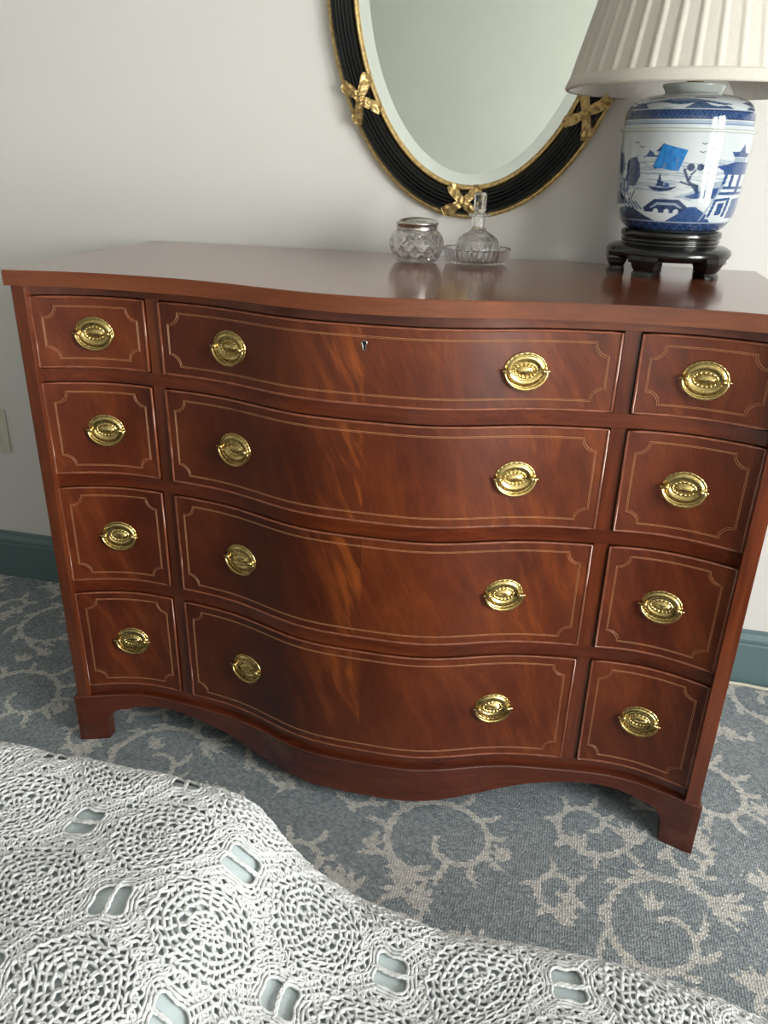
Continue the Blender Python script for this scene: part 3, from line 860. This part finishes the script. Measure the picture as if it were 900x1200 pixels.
def paint_jar(th, V):
    """th: angle from the side facing the room, V: 0 foot .. 1 top of body; drawn on a 900-wide sheet like the jar's own landscape"""
    # sheet coordinates: X grows to the right round the jar, Y grows downward
    X = np.sin(np.clip(th, -PI / 2, PI / 2)) * 372; Y = 850 - V * 582
    back = np.abs(th) > PI / 2
    X = np.where(back, np.sign(th) * (372 + (np.abs(th) - PI / 2) * 330), X)
    Xr = X
    X = np.where(X > 700, X - 1000, np.where(X < -700, X + 1000, X))
    C = np.repeat(WHITE[None], X.size, 0).reshape(X.shape + (3,))
    def put(mask, col, a=1.0):
        C[mask] = C[mask] * (1 - a) + np.asarray(col) * a
    r = np.random.default_rng(3)
    # ripples and mist
    for _ in range(120):
        cx = r.uniform(-520, 520); cy = r.uniform(420, 660); L = r.uniform(30, 90); h = r.uniform(2.5, 6)
        put((np.abs(Y - cy - 3 * np.sin((X - cx) / 20)) < h * np.clip(1 - ((X - cx) / L) ** 2, 0, 1)), MIST, .75)
    put(inpoly(X, Y, [(-20, 635), (60, 610), (150, 560), (250, 530), (300, 535), (250, 600), (180, 640), (60, 640)]), MIST, .8)
    put(inpoly(X, Y, [(40, 632), (150, 590), (230, 575), (215, 640), (80, 642)]), BLUE)
    # left crag, rocks and reeds
    put(inpoly(X, Y, [(-310, 440), (-285, 415), (-255, 412), (-235, 450), (-225, 520), (-245, 575), (-285, 585), (-305, 550)]), NAVY)
    for k in range(26):
        x0 = r.uniform(-370, -255); y0 = r.uniform(470, 690)
        put(near_line(X, Y, [(x0, y0), (x0 + r.uniform(-12, 28), y0 - r.uniform(30, 90))], 3.5), BLUE)
    put(inpoly(X, Y, [(-372, 360), (-335, 400), (-318, 480), (-340, 520), (-372, 500)]), BLUE, .8)
    put(inpoly(X, Y, [(-372, 620), (-330, 630), (-290, 690), (-372, 700)]), NAVY)
    for k in range(5):
        put(near_line(X, Y, [(-330 + k * 22, 650 + k * 6), (-290 + k * 22, 715)], 4), BLUE)
    # far islands and birds
    put(inpoly(X, Y, [(-205, 408), (-185, 370), (-165, 382), (-150, 405)]), BLUE)
    put(inpoly(X, Y, [(-150, 378), (-125, 350), (-108, 330), (-95, 352), (-85, 378)]), BLUE)
    put(near_line(X, Y, [(-215, 408), (-80, 404)], 3.5), BLUE); put(near_line(X, Y, [(-230, 440), (-60, 436)], 3), MIST)
    put(inpoly(X, Y, [(-160, 462), (-140, 455), (-120, 470), (-145, 478)]), BLUE)
    for bx, by in ((105, 332), (160, 360), (100, 378), (-230, 355), (-262, 330)):
        put(near_line(X, Y, [(bx - 14, by - 5), (bx, by + 2), (bx + 14, by - 5)], 2.6), BLUE)
    # boat
    put(inpoly(X, Y, [(-180, 570), (-150, 582), (-60, 584), (-5, 572), (-40, 598), (-95, 608), (-145, 600)]), NAVY)
    put(inpoly(X, Y, [(-128, 575), (-118, 530), (-112, 492), (-100, 545), (-84, 552), (-88, 578)]), NAVY)
    put(inpoly(X, Y, [(-85, 582), (-80, 556), (-58, 556), (-48, 582)]), BLUE)
    # tree
    put(near_line(X, Y, [(108, 604), (85, 575), (52, 545), (30, 500), (20, 478)], 8), NAVY)
    put(near_line(X, Y, [(108, 604), (102, 570), (72, 560)], 9), NAVY); put(near_line(X, Y, [(52, 545), (62, 505), (82, 480)], 5), NAVY)
    put(near_line(X, Y, [(60, 565), (10, 548)], 5), NAVY)
    put(np.hypot(X - 52, (Y - 463)) < 22, NAVY); put(np.hypot(X - 104, (Y - 462)) < 20, NAVY)
    # bridge house
    put(inpoly(X, Y, [(-190, 705), (-125, 652), (15, 650), (80, 700), (55, 732), (-180, 730)]), NAVY)
    put(inpoly(X, Y, [(-150, 702), (-112, 672), (0, 670), (42, 700), (30, 704), (-5, 684), (-105, 686), (-140, 708)]), MIST)
    for ax in (-112, -48, 8):
        put((np.hypot(X - ax, Y - 722) < 15), WHITE)
    put(inpoly(X, Y, [(-150, 735), (50, 732), (20, 770), (-80, 790)]), WHITE)
    # foreground hills and foot band
    put(inpoly(X, Y, [(-345, 720), (-300, 705), (-250, 712), (-185, 752), (-110, 785), (-345, 790)]), TEAL)
    put(inpoly(X, Y, [(-55, 785), (20, 735), (75, 692), (120, 690), (190, 735), (235, 788)]), BLUE)
    # pagoda on the right
    put(inpoly(X, Y, [(325, 322), (336, 372), (362, 378), (350, 398), (275, 398), (262, 372), (305, 368)]), BLUE)
    put(inpoly(X, Y, [(280, 402), (350, 402), (345, 428), (285, 428)]), MIST)
    put(inpoly(X, Y, [(190, 455), (255, 440), (285, 428), (372, 428), (372, 498), (240, 500), (232, 478)]), BLUE)
    put(inpoly(X, Y, [(252, 500), (372, 500), (372, 610), (240, 610)]), WHITE)
    for q in ([(255, 505), (245, 575)], [(292, 508), (285, 572)], [(250, 575), (372, 575)], [(335, 505), (330, 600)], [(220, 610), (372, 606)]):
        put(near_line(X, Y, q, 9), BLUE)
    put(inpoly(X, Y, [(212, 645), (372, 625), (372, 770), (190, 760)]), WHITE)
    for q in ([(225, 650), (205, 745)], [(225, 650), (300, 640)], [(300, 640), (290, 740)]):
        put(near_line(X, Y, q, 8), BLUE)
    put(inpoly(X, Y, [(245, 668), (280, 662), (272, 735), (238, 738)]), BLUE)
    put(inpoly(X, Y, [(320, 640), (372, 632), (372, 760), (310, 755)]), BLUE, .9)
    put(near_line(X, Y, [(160, 770), (215, 640), (250, 560)], 5), MIST)
    # rest of the way round: loose hills
    put((np.abs(Xr) > 520) & (Y > 690 + 40 * np.sin(Xr / 60)), BLUE)
    # foot border
    put(Y > 783, NAVY)
    put((Y > 788) & (np.abs(np.sin(th * 34) * 18 + 815 - Y) < 3.2), BLUE * 1.5)
    put((np.abs(Y - 786) < 3), MIST)
    put(Y > 842, WHITE)
    return C
def paint_lid(th, V):
    """V: 0 at the ring .. 1 at the neck"""
    C = np.repeat(WHITE[None], th.size, 0).reshape(th.shape + (3,))
    def put(mask, col, a=1.0): C[mask] = C[mask] * (1 - a) + np.asarray(col) * a
    put((V > .10) & (V < .22), MIST * 1.15)
    put((V > .12) & (V < .14), BLUE)
    put((V > .24) & (V < .50), NAVY)
    d = np.abs((th * 22 / PI + 40) % 1 - .5)
    put((V > .28) & (V < .46) & (np.abs(d * .36 - (V - .28)) < .018), BLUE * 1.4)
    put((V > .28) & (V < .46) & (np.abs(.18 - d * .36 - (V - .28)) < .018), BLUE * 1.4)
    put((V > .50) & (V < .515), MIST)
    put((V > .53) & (V < .58 + .09 * np.sin(th * 5 + .5) + .05 * np.sin(th * 13)), TEAL * 1.6)
    put((V > .66 + .03 * np.sin(th * 9)) & (V < .74 + .07 * np.sin(th * 4 + 2)), TEAL * 1.8)
    put((V > .80) & (V < .83) & (np.sin(th * 7) > .3), BLUE)
    return C
def painted(name, prof2, nth, nz, fn):
    prof2 = np.array(prof2, float)
    seg = np.concatenate([[0], np.cumsum(np.hypot(*np.diff(prof2, axis=0).T))]); s = np.linspace(0, seg[-1], nz)
    sm = smooth_path(prof2, 400); sg = np.concatenate([[0], np.cumsum(np.hypot(*np.diff(sm, axis=0).T))]); s = np.linspace(0, sg[-1], nz)
    r = np.interp(s, sg, sm[:, 0]); z = np.interp(s, sg, sm[:, 1])
    th = np.linspace(-PI, PI, nth, endpoint=False)
    TH, Z = np.meshgrid(th, z, indexing='ij'); RR = np.repeat(r[None], nth, 0)
    ang = TH + CAMDIR
    P = np.stack([RR * np.cos(ang), RR * np.sin(ang), Z], -1)
    v, f = grid(P, cu=True)
    o = mesh(name, v, f, M['porcelain'], lamp)
    Vn = (Z - z[0]) / (z[-1] - z[0])
    C = fn(TH, Vn)
    at = o.data.attributes.new('paint', 'FLOAT_COLOR', 'POINT')
    rgba = np.ones((nth * nz, 4), np.float32); rgba[:, :3] = np.clip(C, 0, 1).reshape(-1, 3)
    at.data.foreach_set('color', rgba.ravel())
    return o
BODY = [(.0640, .0702), (.0765, .0735), (.0850, .0820), (.0915, .0960), (.0945, .1110), (.0965, .1330), (.0985, .1660), (.1000, .2000), (.1005, .2140)]
jar = painted('jar_body', BODY, 420, 230, paint_jar)
mesh('jar_ring', *lathe([(.099, .2135), (.1030, .2145), (.1045, .2165), (.1035, .2185), (.0995, .2195)], 90), M['celadon'], lamp)
LID = [(.0990, .2190), (.0988, .2270), (.0978, .2380), (.0945, .2490), (.0880, .2575), (.0760, .2640), (.0590, .2680), (.0435, .2700)]
lid = painted('jar_lid', LID, 360, 110, paint_lid)
mesh('jar_neck', *lathe([(.0420, .2690), (.0425, .2720), (.0445, .2765), (.0475, .2805), (.0480, .2830), (.0465, .2840), (.030, .2835), (0, .2835)], 64), M['celadon'], lamp)
# label stuck on the jar
def sticker():
    quad = [(-75 - 38, 335), (15 + 8, 368), (-12, 488), (-125 - 30, 468)]   # sheet coordinates
    q = np.array(quad, float); nu = nv = 12; P = np.empty((nu, nv, 3))
    bz = np.array(BODY)
    for i, a in enumerate(np.linspace(0, 1, nu)):
        for j, b in enumerate(np.linspace(0, 1, nv)):
            p = (q[0] * (1 - a) + q[1] * a) * (1 - b) + (q[3] * (1 - a) + q[2] * a) * b
            th = math.asin(p[0] / 372) + CAMDIR; V = (850 - p[1]) / 582
            z = .0702 + V * (.2140 - .0702); r = np.interp(z, bz[:, 1], bz[:, 0]) + .0008
            P[i, j] = (r * math.cos(th), r * math.sin(th), z)
    a, af = grid(P)
    inner = P.copy(); inner[..., :2] *= (1 - .0005 / .1)
    b_, bf = grid(inner)
    return np.vstack([a, b_]), np.concatenate([af, bf[:, ::-1] + nu * nv])
tag(mesh('paper_label', *sticker(), M['sticker'], lamp), 'bright blue paper label stuck on the jar')
# shade
def shade_r(z): return .1945 + (z - .2745) * (-.284)
ZS0, ZS1 = .2745, .5545
def pleated():
    NP = 40; per = 14; n = NP * per; th = np.linspace(0, 2 * PI, n, endpoint=False)
    ph = (np.arange(n) % per) / per
    sh = np.where(ph < .18, ph / .18, np.where(ph < .34, 1 - .35 * (ph - .18) / .16, np.where(ph < .42, .65 - .75 * (ph - .34) / .08, -.1 + .1 * (ph - .42) / .58)))
    zz = np.linspace(ZS0 + .013, ZS1 - .010, 14)
    jit = np.interp(np.arange(n) // per, np.arange(NP), rng.normal(0, .12, NP))
    P = np.empty((n, 14, 3))
    for k, z in enumerate(zz):
        amp = .0030 * (0.9 if k in (0, 13) else 1) * (shade_r(z) / .2)
        r = shade_r(z) + amp * (sh + jit * .3) + .0005
        P[:, k] = np.stack([r * np.cos(th), r * np.sin(th), np.full(n, z)], -1)
    return grid(P, cu=True)
shade = mesh('shade', *pleated(), M['shade'], lamp, True)
mesh('shade_lining', *lathe([(shade_r(z) - .0025, z) for z in np.linspace(ZS0, ZS1, 8)], 90), M['inner_cloth'], shade)
for za, zb in ((ZS0 - .001, ZS0 + .0165), (ZS1 - .014, ZS1 + .001)):
    pr = [(shade_r(za) - .003, za), (shade_r(za) + .002, za), (shade_r(za) + .0042, za + .003), (shade_r(zb) + .0042, zb - .003), (shade_r(zb) + .0028, zb), (shade_r(zb) - .003, zb)]
    mesh('shade_trim', *lathe(pr, 120), M['shade'], shade)
mesh('socket', *lathe([(0.0, .283), (.012, .2835), (.013, .300), (.0175, .304), (.0185, .345), (.016, .352), (0, .353)], 32), M['brass'], lamp)
hp = smooth_path([(-.018, 0, .301), (-.050, 0, .34), (-.058, 0, .40), (-.045, 0, .47), (-.012, 0, .525), (0, 0, .53), (.012, 0, .525), (.045, 0, .47), (.058, 0, .40), (.050, 0, .34), (.018, 0, .301)], 60)
mesh('harp', *tube(hp, .0016, 6, up=(0, 1, 0)), M['brass'], lamp)
sp = [tube([(0, 0, .530), (.5 * (shade_r(ZS1) - .002) * math.cos(a), .5 * (shade_r(ZS1) - .002) * math.sin(a), .536), ((shade_r(ZS1) - .003) * math.cos(a), (shade_r(ZS1) - .003) * math.sin(a), ZS1 - .004)], .0014, 6) for a in (0.3, 0.3 + 2 * PI / 3, 0.3 + 4 * PI / 3)]
mesh('shade_spider', *join(sp), M['brass'], shade)

# ------------------------------------------------------------------ crystal on the dresser top
def cut_body(prof2, n, cuts, depth, z0, z1, turns=1.0):
    """lathe with crossing diagonal mitre cuts between z0 and z1"""
    pr = smooth_path(prof2, 46); th = np.linspace(0, 2 * PI, n, endpoint=False)
    TH, K = np.meshgrid(th, np.arange(len(pr)), indexing='ij')
    r = pr[K, 0]; z = pr[K, 1]
    u = (z - z0) / (z1 - z0); inside = np.clip(np.minimum(u, 1 - u) * 9, 0, 1)
    tri = lambda a: np.abs(((a) % 1) - .5) * 2
    a = cuts * (TH / (2 * PI)); cut = np.minimum(tri(a + u * turns), tri(a - u * turns))
    r = r - depth * inside * np.clip(1 - cut * 1.6, 0, 1)
    return grid(np.stack([r * np.cos(TH), r * np.sin(TH), z], -1), cu=True)
JC = (-0.0060, 0.355)
pot = thing('crystal_jar', 'squat diamond-cut crystal powder jar with a domed silver lid', 'jar', (*JC, ZT))
outer = [(.0, .0), (.020, .0), (.0320, .0008), (.0375, .004), (.0450, .015), (.0490, .028), (.0470, .040), (.0400, .050), (.0345, .0545), (.0335, .058)]
inner = [(.0305, .058), (.0315, .0545), (.0370, .048), (.0430, .038), (.0445, .028), (.0410, .016), (.0330, .008), (.020, .006), (0, .006)]
ov, of = cut_body(outer, 132, 11, .0042, .005, .049, 1.6)
iv, if_ = lathe(smooth_path(inner, 30), 132)
mesh('jar_bowl', *join([(ov, of), (iv, if_)]), M['crystal'], pot, False)
mesh('silver_lid', *lathe([(.0335, .0545), (.0362, .0545), (.0358, .056), (.0358, .0625), (.0372, .0640), (.0375, .0655), (.0350, .0675), (.030, .0705), (.020, .0730), (.010, .0742), (0, .0745)], 72), M['silver'], pot)

DC = (0.0985, 0.378)
dish = thing('crystal_dish', 'round ribbed crystal dish standing under the perfume bottle', 'dish', (*DC, ZT))
def ribbed():
    n = 320; th = np.linspace(0, 2 * PI, n, endpoint=False)
    prf = [(0, 0), (.030, 0), (.047, .0005), (.0525, .003), (.0555, .010), (.0575, .018), (.0590, .0245), (.0585, .0262), (.0565, .0262), (.0550, .0245), (.0535, .018), (.0510, .009), (.046, .0055), (.03, .005), (0, .005)]
    P = np.empty((n, len(prf), 3))
    for k, (r, z) in enumerate(prf):
        amp = .0034 if 3 <= k <= 7 else (.0006 if 2 == k else 0)
        rr = r + amp * (np.abs(np.sin(th * 20)) - .6)
        zz = z + (.0008 * np.sin(th * 40) if k in (6, 7, 8) else 0)
        P[:, k] = np.stack([rr * np.cos(th), rr * np.sin(th), zz + 0 * th], -1)
    return grid(P, cu=True)
mesh('ribbed_bowl', *ribbed(), M['crystal'], dish, False)
bottle = thing('perfume_bottle', 'cut crystal perfume bottle with a tall faceted stopper in the ribbed dish', 'perfume bottle', (DC[0] + .001, DC[1], ZT + .0052))
bo = [(0, 0), (.022, 0), (.0330, .001), (.0385, .006), (.0395, .012), (.0390, .022), (.0365, .032), (.0310, .040), (.0200, .0465), (.0130, .052), (.0120, .062), (.0125, .0715)]
ov, of = cut_body(bo, 96, 8, .0034, .004, .042, 1.3)
lip = lathe([(.0125, .0715), (.0175, .0725), (.0185, .0750), (.0172, .0775), (.0110, .0778), (.0070, .075), (.0065, .056), (.012, .044), (.028, .033), (.032, .018), (.031, .008), (.02, .005), (0, .005)], 96)
mesh('bottle_body', *join([(ov, of), lip]), M['crystal'], bottle, False)
stp = lathe([(0, .063), (.0055, .063), (.0060, .077), (.0085, .0782), (.0085, .081), (.0105, .084), (.0108, .108), (.0095, .1115), (.005, .1125), (0, .1128)], 8)
mesh('stopper', *stp, M['crystal'], bottle, False)

# ------------------------------------------------------------------ wall outlet
OX = -1.1055; OZ = 0.4175
outlet = thing('wall_outlet', 'ivory duplex outlet plate low on the wall beside the dresser', 'outlet', (OX, YW, OZ))
mesh('cover_plate', *bevel_box(-.035, .035, -.0055, -.0002, -.0575, .0575, .0022), M['ivory'], outlet, False)
def socket_face():
    th = np.linspace(0, 2 * PI, 40, endpoint=False); x = .0172 * np.cos(th); z = np.clip(.0172 * np.sin(th), -.0142, .0142)
    v = np.concatenate([np.stack([x, np.full(40, -.0050), z], -1), np.stack([x, np.full(40, -.0070), z], -1), np.stack([x * .95, np.full(40, -.0075), z * .95], -1)])
    f = [(k * 40 + i, k * 40 + (i + 1) % 40, (k + 1) * 40 + (i + 1) % 40, (k + 1) * 40 + i) for k in range(2) for i in range(40)] + [tuple(range(80, 120))]
    return v, f
ME_sock = mesh_data('socket_face', *socket_face(), M['ivory'], False)
for dz in (-.0195, .0195):
    s = place('socket_face', ME_sock, outlet, Matrix.Translation((0, 0, dz)))
    for dx, h in ((-.0065, .0042), (.0065, .0036)):
        mesh('slot', *box(dx - .0009, dx + .0009, -.0077, -.0073, .001 - h + .002, .001 + h + .002), M['dark'], s, False)
    th = np.linspace(0, 2 * PI, 14, endpoint=False)
    v = np.array([(.0024 * math.cos(t), -.0077, -.0075 + .0024 * math.sin(t)) for t in th] + [(.0024 * math.cos(t), -.0073, -.0075 + .0024 * math.sin(t)) for t in th])
    mesh('ground_hole', v, [tuple(range(14))] + [(i, 14 + i, 14 + (i + 1) % 14, (i + 1) % 14) for i in range(14)], M['dark'], s, False)
v, f = lathe([(0, .0070), (.0024, .0066), (.0032, .0056), (.0032, .0050)], 16)
mesh('screw', np.stack([v[:, 0], -v[:, 2], v[:, 1]], -1), f, M['screw'], outlet)

# cord lying on the carpet in front of the baseboard, right of the dresser
cp = smooth_path([(.585, .500, .0042), (.66, .522, .0042), (.74, .526, .0042), (.80, .520, .0042), (.86, .527, .0042), (1.0, .529, .0042), (1.3, .526, .0042), (1.7, .528, .0042)], 90)
tag(mesh('power_cord', *tube(cp, .0038, 8), M['cord']), 'thin cream cord lying on the carpet along the teal baseboard', 'cord')

# ------------------------------------------------------------------ bed
# edge of the mattress towards the dresser: x, y, z of the rolled rim
EDGE = np.array([(-1.2, -.602, .562), (-.2016, -.6026, .560), (-.1131, -.6031, .560), (-.0288, -.6035, .560), (.0201, -.6047, .558), (.0529, -.6085, .550), (.0800, -.6207, .530),
                 (.1147, -.6347, .515), (.1616, -.6443, .505), (.2269, -.6520, .500), (.3139, -.6456, .500), (.3783, -.6478, .500), (.4396, -.6546, .497), (.4627, -.6606, .495), (.60, -.675, .49), (1.3, -.68, .49)])
RB = 0.034; S0, S1, T1, DROP = -0.86, 1.15, 0.84, 0.30
def bed_surface(s, t, off=0.0):
    s = np.asarray(s, float); t = np.asarray(t, float)
    k = sum(np.stack([np.interp(s + d, EDGE[:, 0], EDGE[:, c]) for c in (1, 2)]) * w for d, w in ((-.012, .25), (0, .5), (.012, .25)))
    ye, ze = k[0] - .67 * RB, k[1] + .26 * RB
    u = np.clip(t / .34, 0, 1); zi = ze + (.572 - ze) * u * u * (3 - 2 * u) + .003 * np.sin(s * 21 + t * 13) * np.clip(t * 20, 0, 1)
    phi = np.clip(-t / RB, 0, PI / 2); over = np.clip(-t - RB * PI / 2, 0, None)
    y = np.where(t >= 0, ye - t, ye + RB * np.sin(phi)) + .012 * np.sin(s * 17) * np.clip(over * 6, 0, 1)
    z = np.where(t >= 0, zi, ze - RB * (1 - np.cos(phi)) - over)
    return np.stack([s, y, z], -1)
def bed_point(s, t, h):
    e = 2e-3
    p = bed_surface(s, t); a = bed_surface(s + e, t) - bed_surface(s - e, t); b = bed_surface(s, t + e) - bed_surface(s, t - e)
    n = np.cross(b, a); n /= np.linalg.norm(n, axis=-1)[..., None] + 1e-12
    n = np.where((n[..., 2:] < -0.3), -n, n)
    return p + n * np.asarray(h)[..., None]
bed = thing('bed', 'bed in the foreground, mattress covered by the white crocheted bedspread', 'bed', (0, -1.1, 0))
mesh('mattress', *bevel_box(S0 + .02, S1 - .02, -.36, .375, .25, .475, .03), M['mattress'], bed, False)
mesh('bed_base', *box(S0 + .03, S1 - .03, -.36, .37, .10, .2498), M['wood_side'], bed, False)
for sx in (S0 + .06, S1 - .06):
    for sy in (-.30, .32):
        mesh('leg', *lathe([(0, 0), (.018, 0), (.026, .05), (.028, .0998), (0, .0998)], 16, sx, sy), M['wood_z'], bed, False)
# pale blue blanket below the crochet, grouped under the bedspread: closed cloth sheet
ss = np.linspace(S0 - .01, S1 + .01, 180)
tt = np.concatenate([np.linspace(-DROP, -RB * PI / 2, 14), np.linspace(-RB * PI / 2, 0, 10)[1:], np.linspace(0, T1 + .02, 60)[1:]])
SS, TT = np.meshgrid(ss, tt, indexing='ij')
a, af = grid(bed_point(SS, TT, np.zeros_like(SS))); b_, bf = grid(bed_point(SS, TT, np.full_like(SS, -.004)))
spread = thing('crocheted_bedspread', 'white crocheted bedspread of round lace motifs over a pale blue blanket', 'bedspread', (0, 0, 0))
tag(mesh('inner_cloth', np.vstack([a, b_]), np.concatenate([af[:, ::-1], bf + len(a)]), M['blanket'], spread), 'pale blue cotton blanket')

# crocheted spread: square lattice of round motifs with open joins between them
def strand(pts, r, n):
    p = np.array(pts, float)
    return tube(p, r, n, closed=False, cap=False)
def ring(r, q, h, seg, n, lobes=0, amp=0.0, knots=0):
    th = np.linspace(0, 2 * PI, seg, endpoint=False); rr = r + amp * np.cos(th * lobes)
    rad = q * (1 + (.22 * np.sin(th * knots) if knots else 0))
    return tube(np.stack([rr * np.cos(th), rr * np.sin(th), np.full(seg, h)], -1), rad, n, closed=True)
def posts(r0, r1, k, q, h, n, off=0.0, lean=0.0, arch=.0006):
    out = []
    for i in range(k):
        a = 2 * PI * (i + off) / k; a1 = a + lean * 2 * PI / k; am = (a + a1) / 2; rm = (r0 + r1) / 2
        out.append(strand([(r0 * math.cos(a), r0 * math.sin(a), h), (rm * math.cos(am), rm * math.sin(am), h + arch), (r1 * math.cos(a1), r1 * math.sin(a1), h)], q, n))
    return out
def motif(fine):
    n = 6 if fine else 3; sg = 2 if fine else 1; q = .00155
    rings = [(.0030, 12, 0, 0), (.0072, 20, 0, 0), (.0125, 26, 10, .0006), (.0190, 32, 10, .0008), (.0240, 36, 0, 0), (.0288, 40, 0, 0), (.0338, 44, 22, .0008), (.0388, 52, 26, .0010)]
    P = [ring(r, q, .0021 + .0003 * (i % 2), sgm * sg, n, lb, am, sgm // 2) for i, (r, sgm, lb, am) in enumerate(rings)]
    P += posts(.0030, .0072, 8, .0013, .0022, n) + posts(.0072, .0125, 14, .0013, .0022, n) + posts(.0125, .0190, 10, .0015, .0021, n, .5)
    P += posts(.0125, .0190, 10, .0013, .0021, n, .64)
    P += posts(.0190, .0240, 20 if fine else 18, .0013, .0022, n) + posts(.0240, .0288, 26 if fine else 18, .0013, .0023, n, .5)
    P += posts(.0288, .0338, 30 if fine else 20, .0012, .0022, n, .3, .5) + posts(.0338, .0388, 32 if fine else 22, .0012, .0022, n, 0, -.5)
    # scalloped edge, two overlapping rounds of loops
    m_ = 7 if fine else 5
    for k, hgt, off in ((26, .0052, 0.0), (26, .0085, .5)):
        for i in range(k):
            a0 = 2 * PI * (i + off) / k; w = 2 * PI / k
            u = np.linspace(0, 1, m_); a = a0 + w * u; r = .0388 + hgt * np.sin(PI * u) ** .6
            P.append(strand(np.stack([r * np.cos(a), r * np.sin(a), np.full(m_, .0021)], -1), .00135, n))
    return join(P)
def join_piece(fine):
    n = 6 if fine else 3
    P = []
    # twisted bar across the open lozenge
    for d in (-.0010, .0010):
        P.append(strand([(x, d * math.cos(x * 600), .0024) for x in np.linspace(-.0160, .0160, 14 if fine else 6)], .0013, n))
    # chain round the opening and net filling the four cusps
    seg = 40 if fine else 20
    for r0, qq in ((.0138, .0014), (.0170, .0013), (.0203, .0013)):
        th = np.linspace(0, 2 * PI, seg, endpoint=False); rr = r0 * (1 + .14 * np.cos(4 * th + PI))
        P.append(tube(np.stack([rr * np.cos(th), rr * np.sin(th), np.full(seg, .0022)], -1), qq * (1 + .2 * np.sin(th * seg / 2.5)), n, closed=True))
    for k in range(4):
        a = PI / 4 + k * PI / 2; ca, sa = math.cos(a), math.sin(a)
        for r, w in ((.0240, .0100), (.0282, .0085), (.0325, .0075)):
            P.append(strand([((r + .0014 * math.cos(e * 3)) * ca - w * sa * e, (r + .0014 * math.cos(e * 3)) * sa + w * ca * e, .0022) for e in np.linspace(-1, 1, 7 if fine else 4)], .0013, n))
        for e in (-.8, -.3, .3, .8):
            P.append(strand([(r * ca - e * sa * .0075, r * sa + e * ca * .0075, .0023) for r in np.linspace(.0150, .0335, 5)], .0012, n))
    return join(P)
PITCH = 0.0920; LROT = math.radians(40)
TPL = {True: motif(True), False: motif(False)}
JTPL = {True: join_piece(True), False: join_piece(False)}
c_, s_ = math.cos(LROT), math.sin(LROT)
# lattice origin at a motif seen in the photograph, on the (s, t) sheet
ORG = (-.005, float(np.interp(-.004, EDGE[:, 0], EDGE[:, 1]) - .67 * RB + .668))
nm = 0
def lay(tpl, name, s, t, rot, jit):
    v, f = tpl; cr, sr = math.cos(rot), math.sin(rot)
    u = v[:, 0] * cr - v[:, 1] * sr; w = v[:, 0] * sr + v[:, 1] * cr
    # hand-made unevenness
    u = u + jit * .0012 * np.sin(w * 190 + s * 40); w = w + jit * .0012 * np.sin(u * 170 + t * 37)
    gs, gt = s + u, t + w
    ds = .0060 * np.sin(gt * 31 + 1) + .0022 * np.sin(gs * 53 + gt * 47); dt = .0060 * np.sin(gs * 27 + 2) + .0022 * np.sin(gt * 61 - gs * 39)
    P = bed_point(gs + ds, gt + dt, v[:, 2] + .0003 + .0010 * (1 + np.sin(gs * 83 + 2 * np.sin(gt * 70))) * .5 + .0004 * np.sin(gs * 410 + gt * 370))
    mesh(name, P, f, M['yarn'], spread)
for i in range(-24, 25):
    for j in range(-24, 25):
        s = ORG[0] + PITCH * (i * c_ - j * s_); t = ORG[1] + PITCH * (i * s_ + j * c_)
        if S0 + .03 < s < S1 - .03 and -DROP + .05 < t < T1 - .03:
            fine = -.42 < s < .62 and -.10 < t < .36
            lay(TPL[fine], 'crochet_motif', s, t, rng.uniform(0, 2 * PI), 1.0); nm += 1
        s2 = s + PITCH * .5 * (c_ - s_); t2 = t + PITCH * .5 * (s_ + c_)
        if S0 + .03 < s2 < S1 - .03 and -DROP + .05 < t2 < T1 - .03:
            fine = -.42 < s2 < .62 and -.10 < t2 < .36
            turn = 0 if (i + j) % 2 == 0 else PI / 2
            lay(JTPL[fine], 'crochet_join', s2, t2, LROT + PI / 4 + turn, .6)
print('motifs', nm)
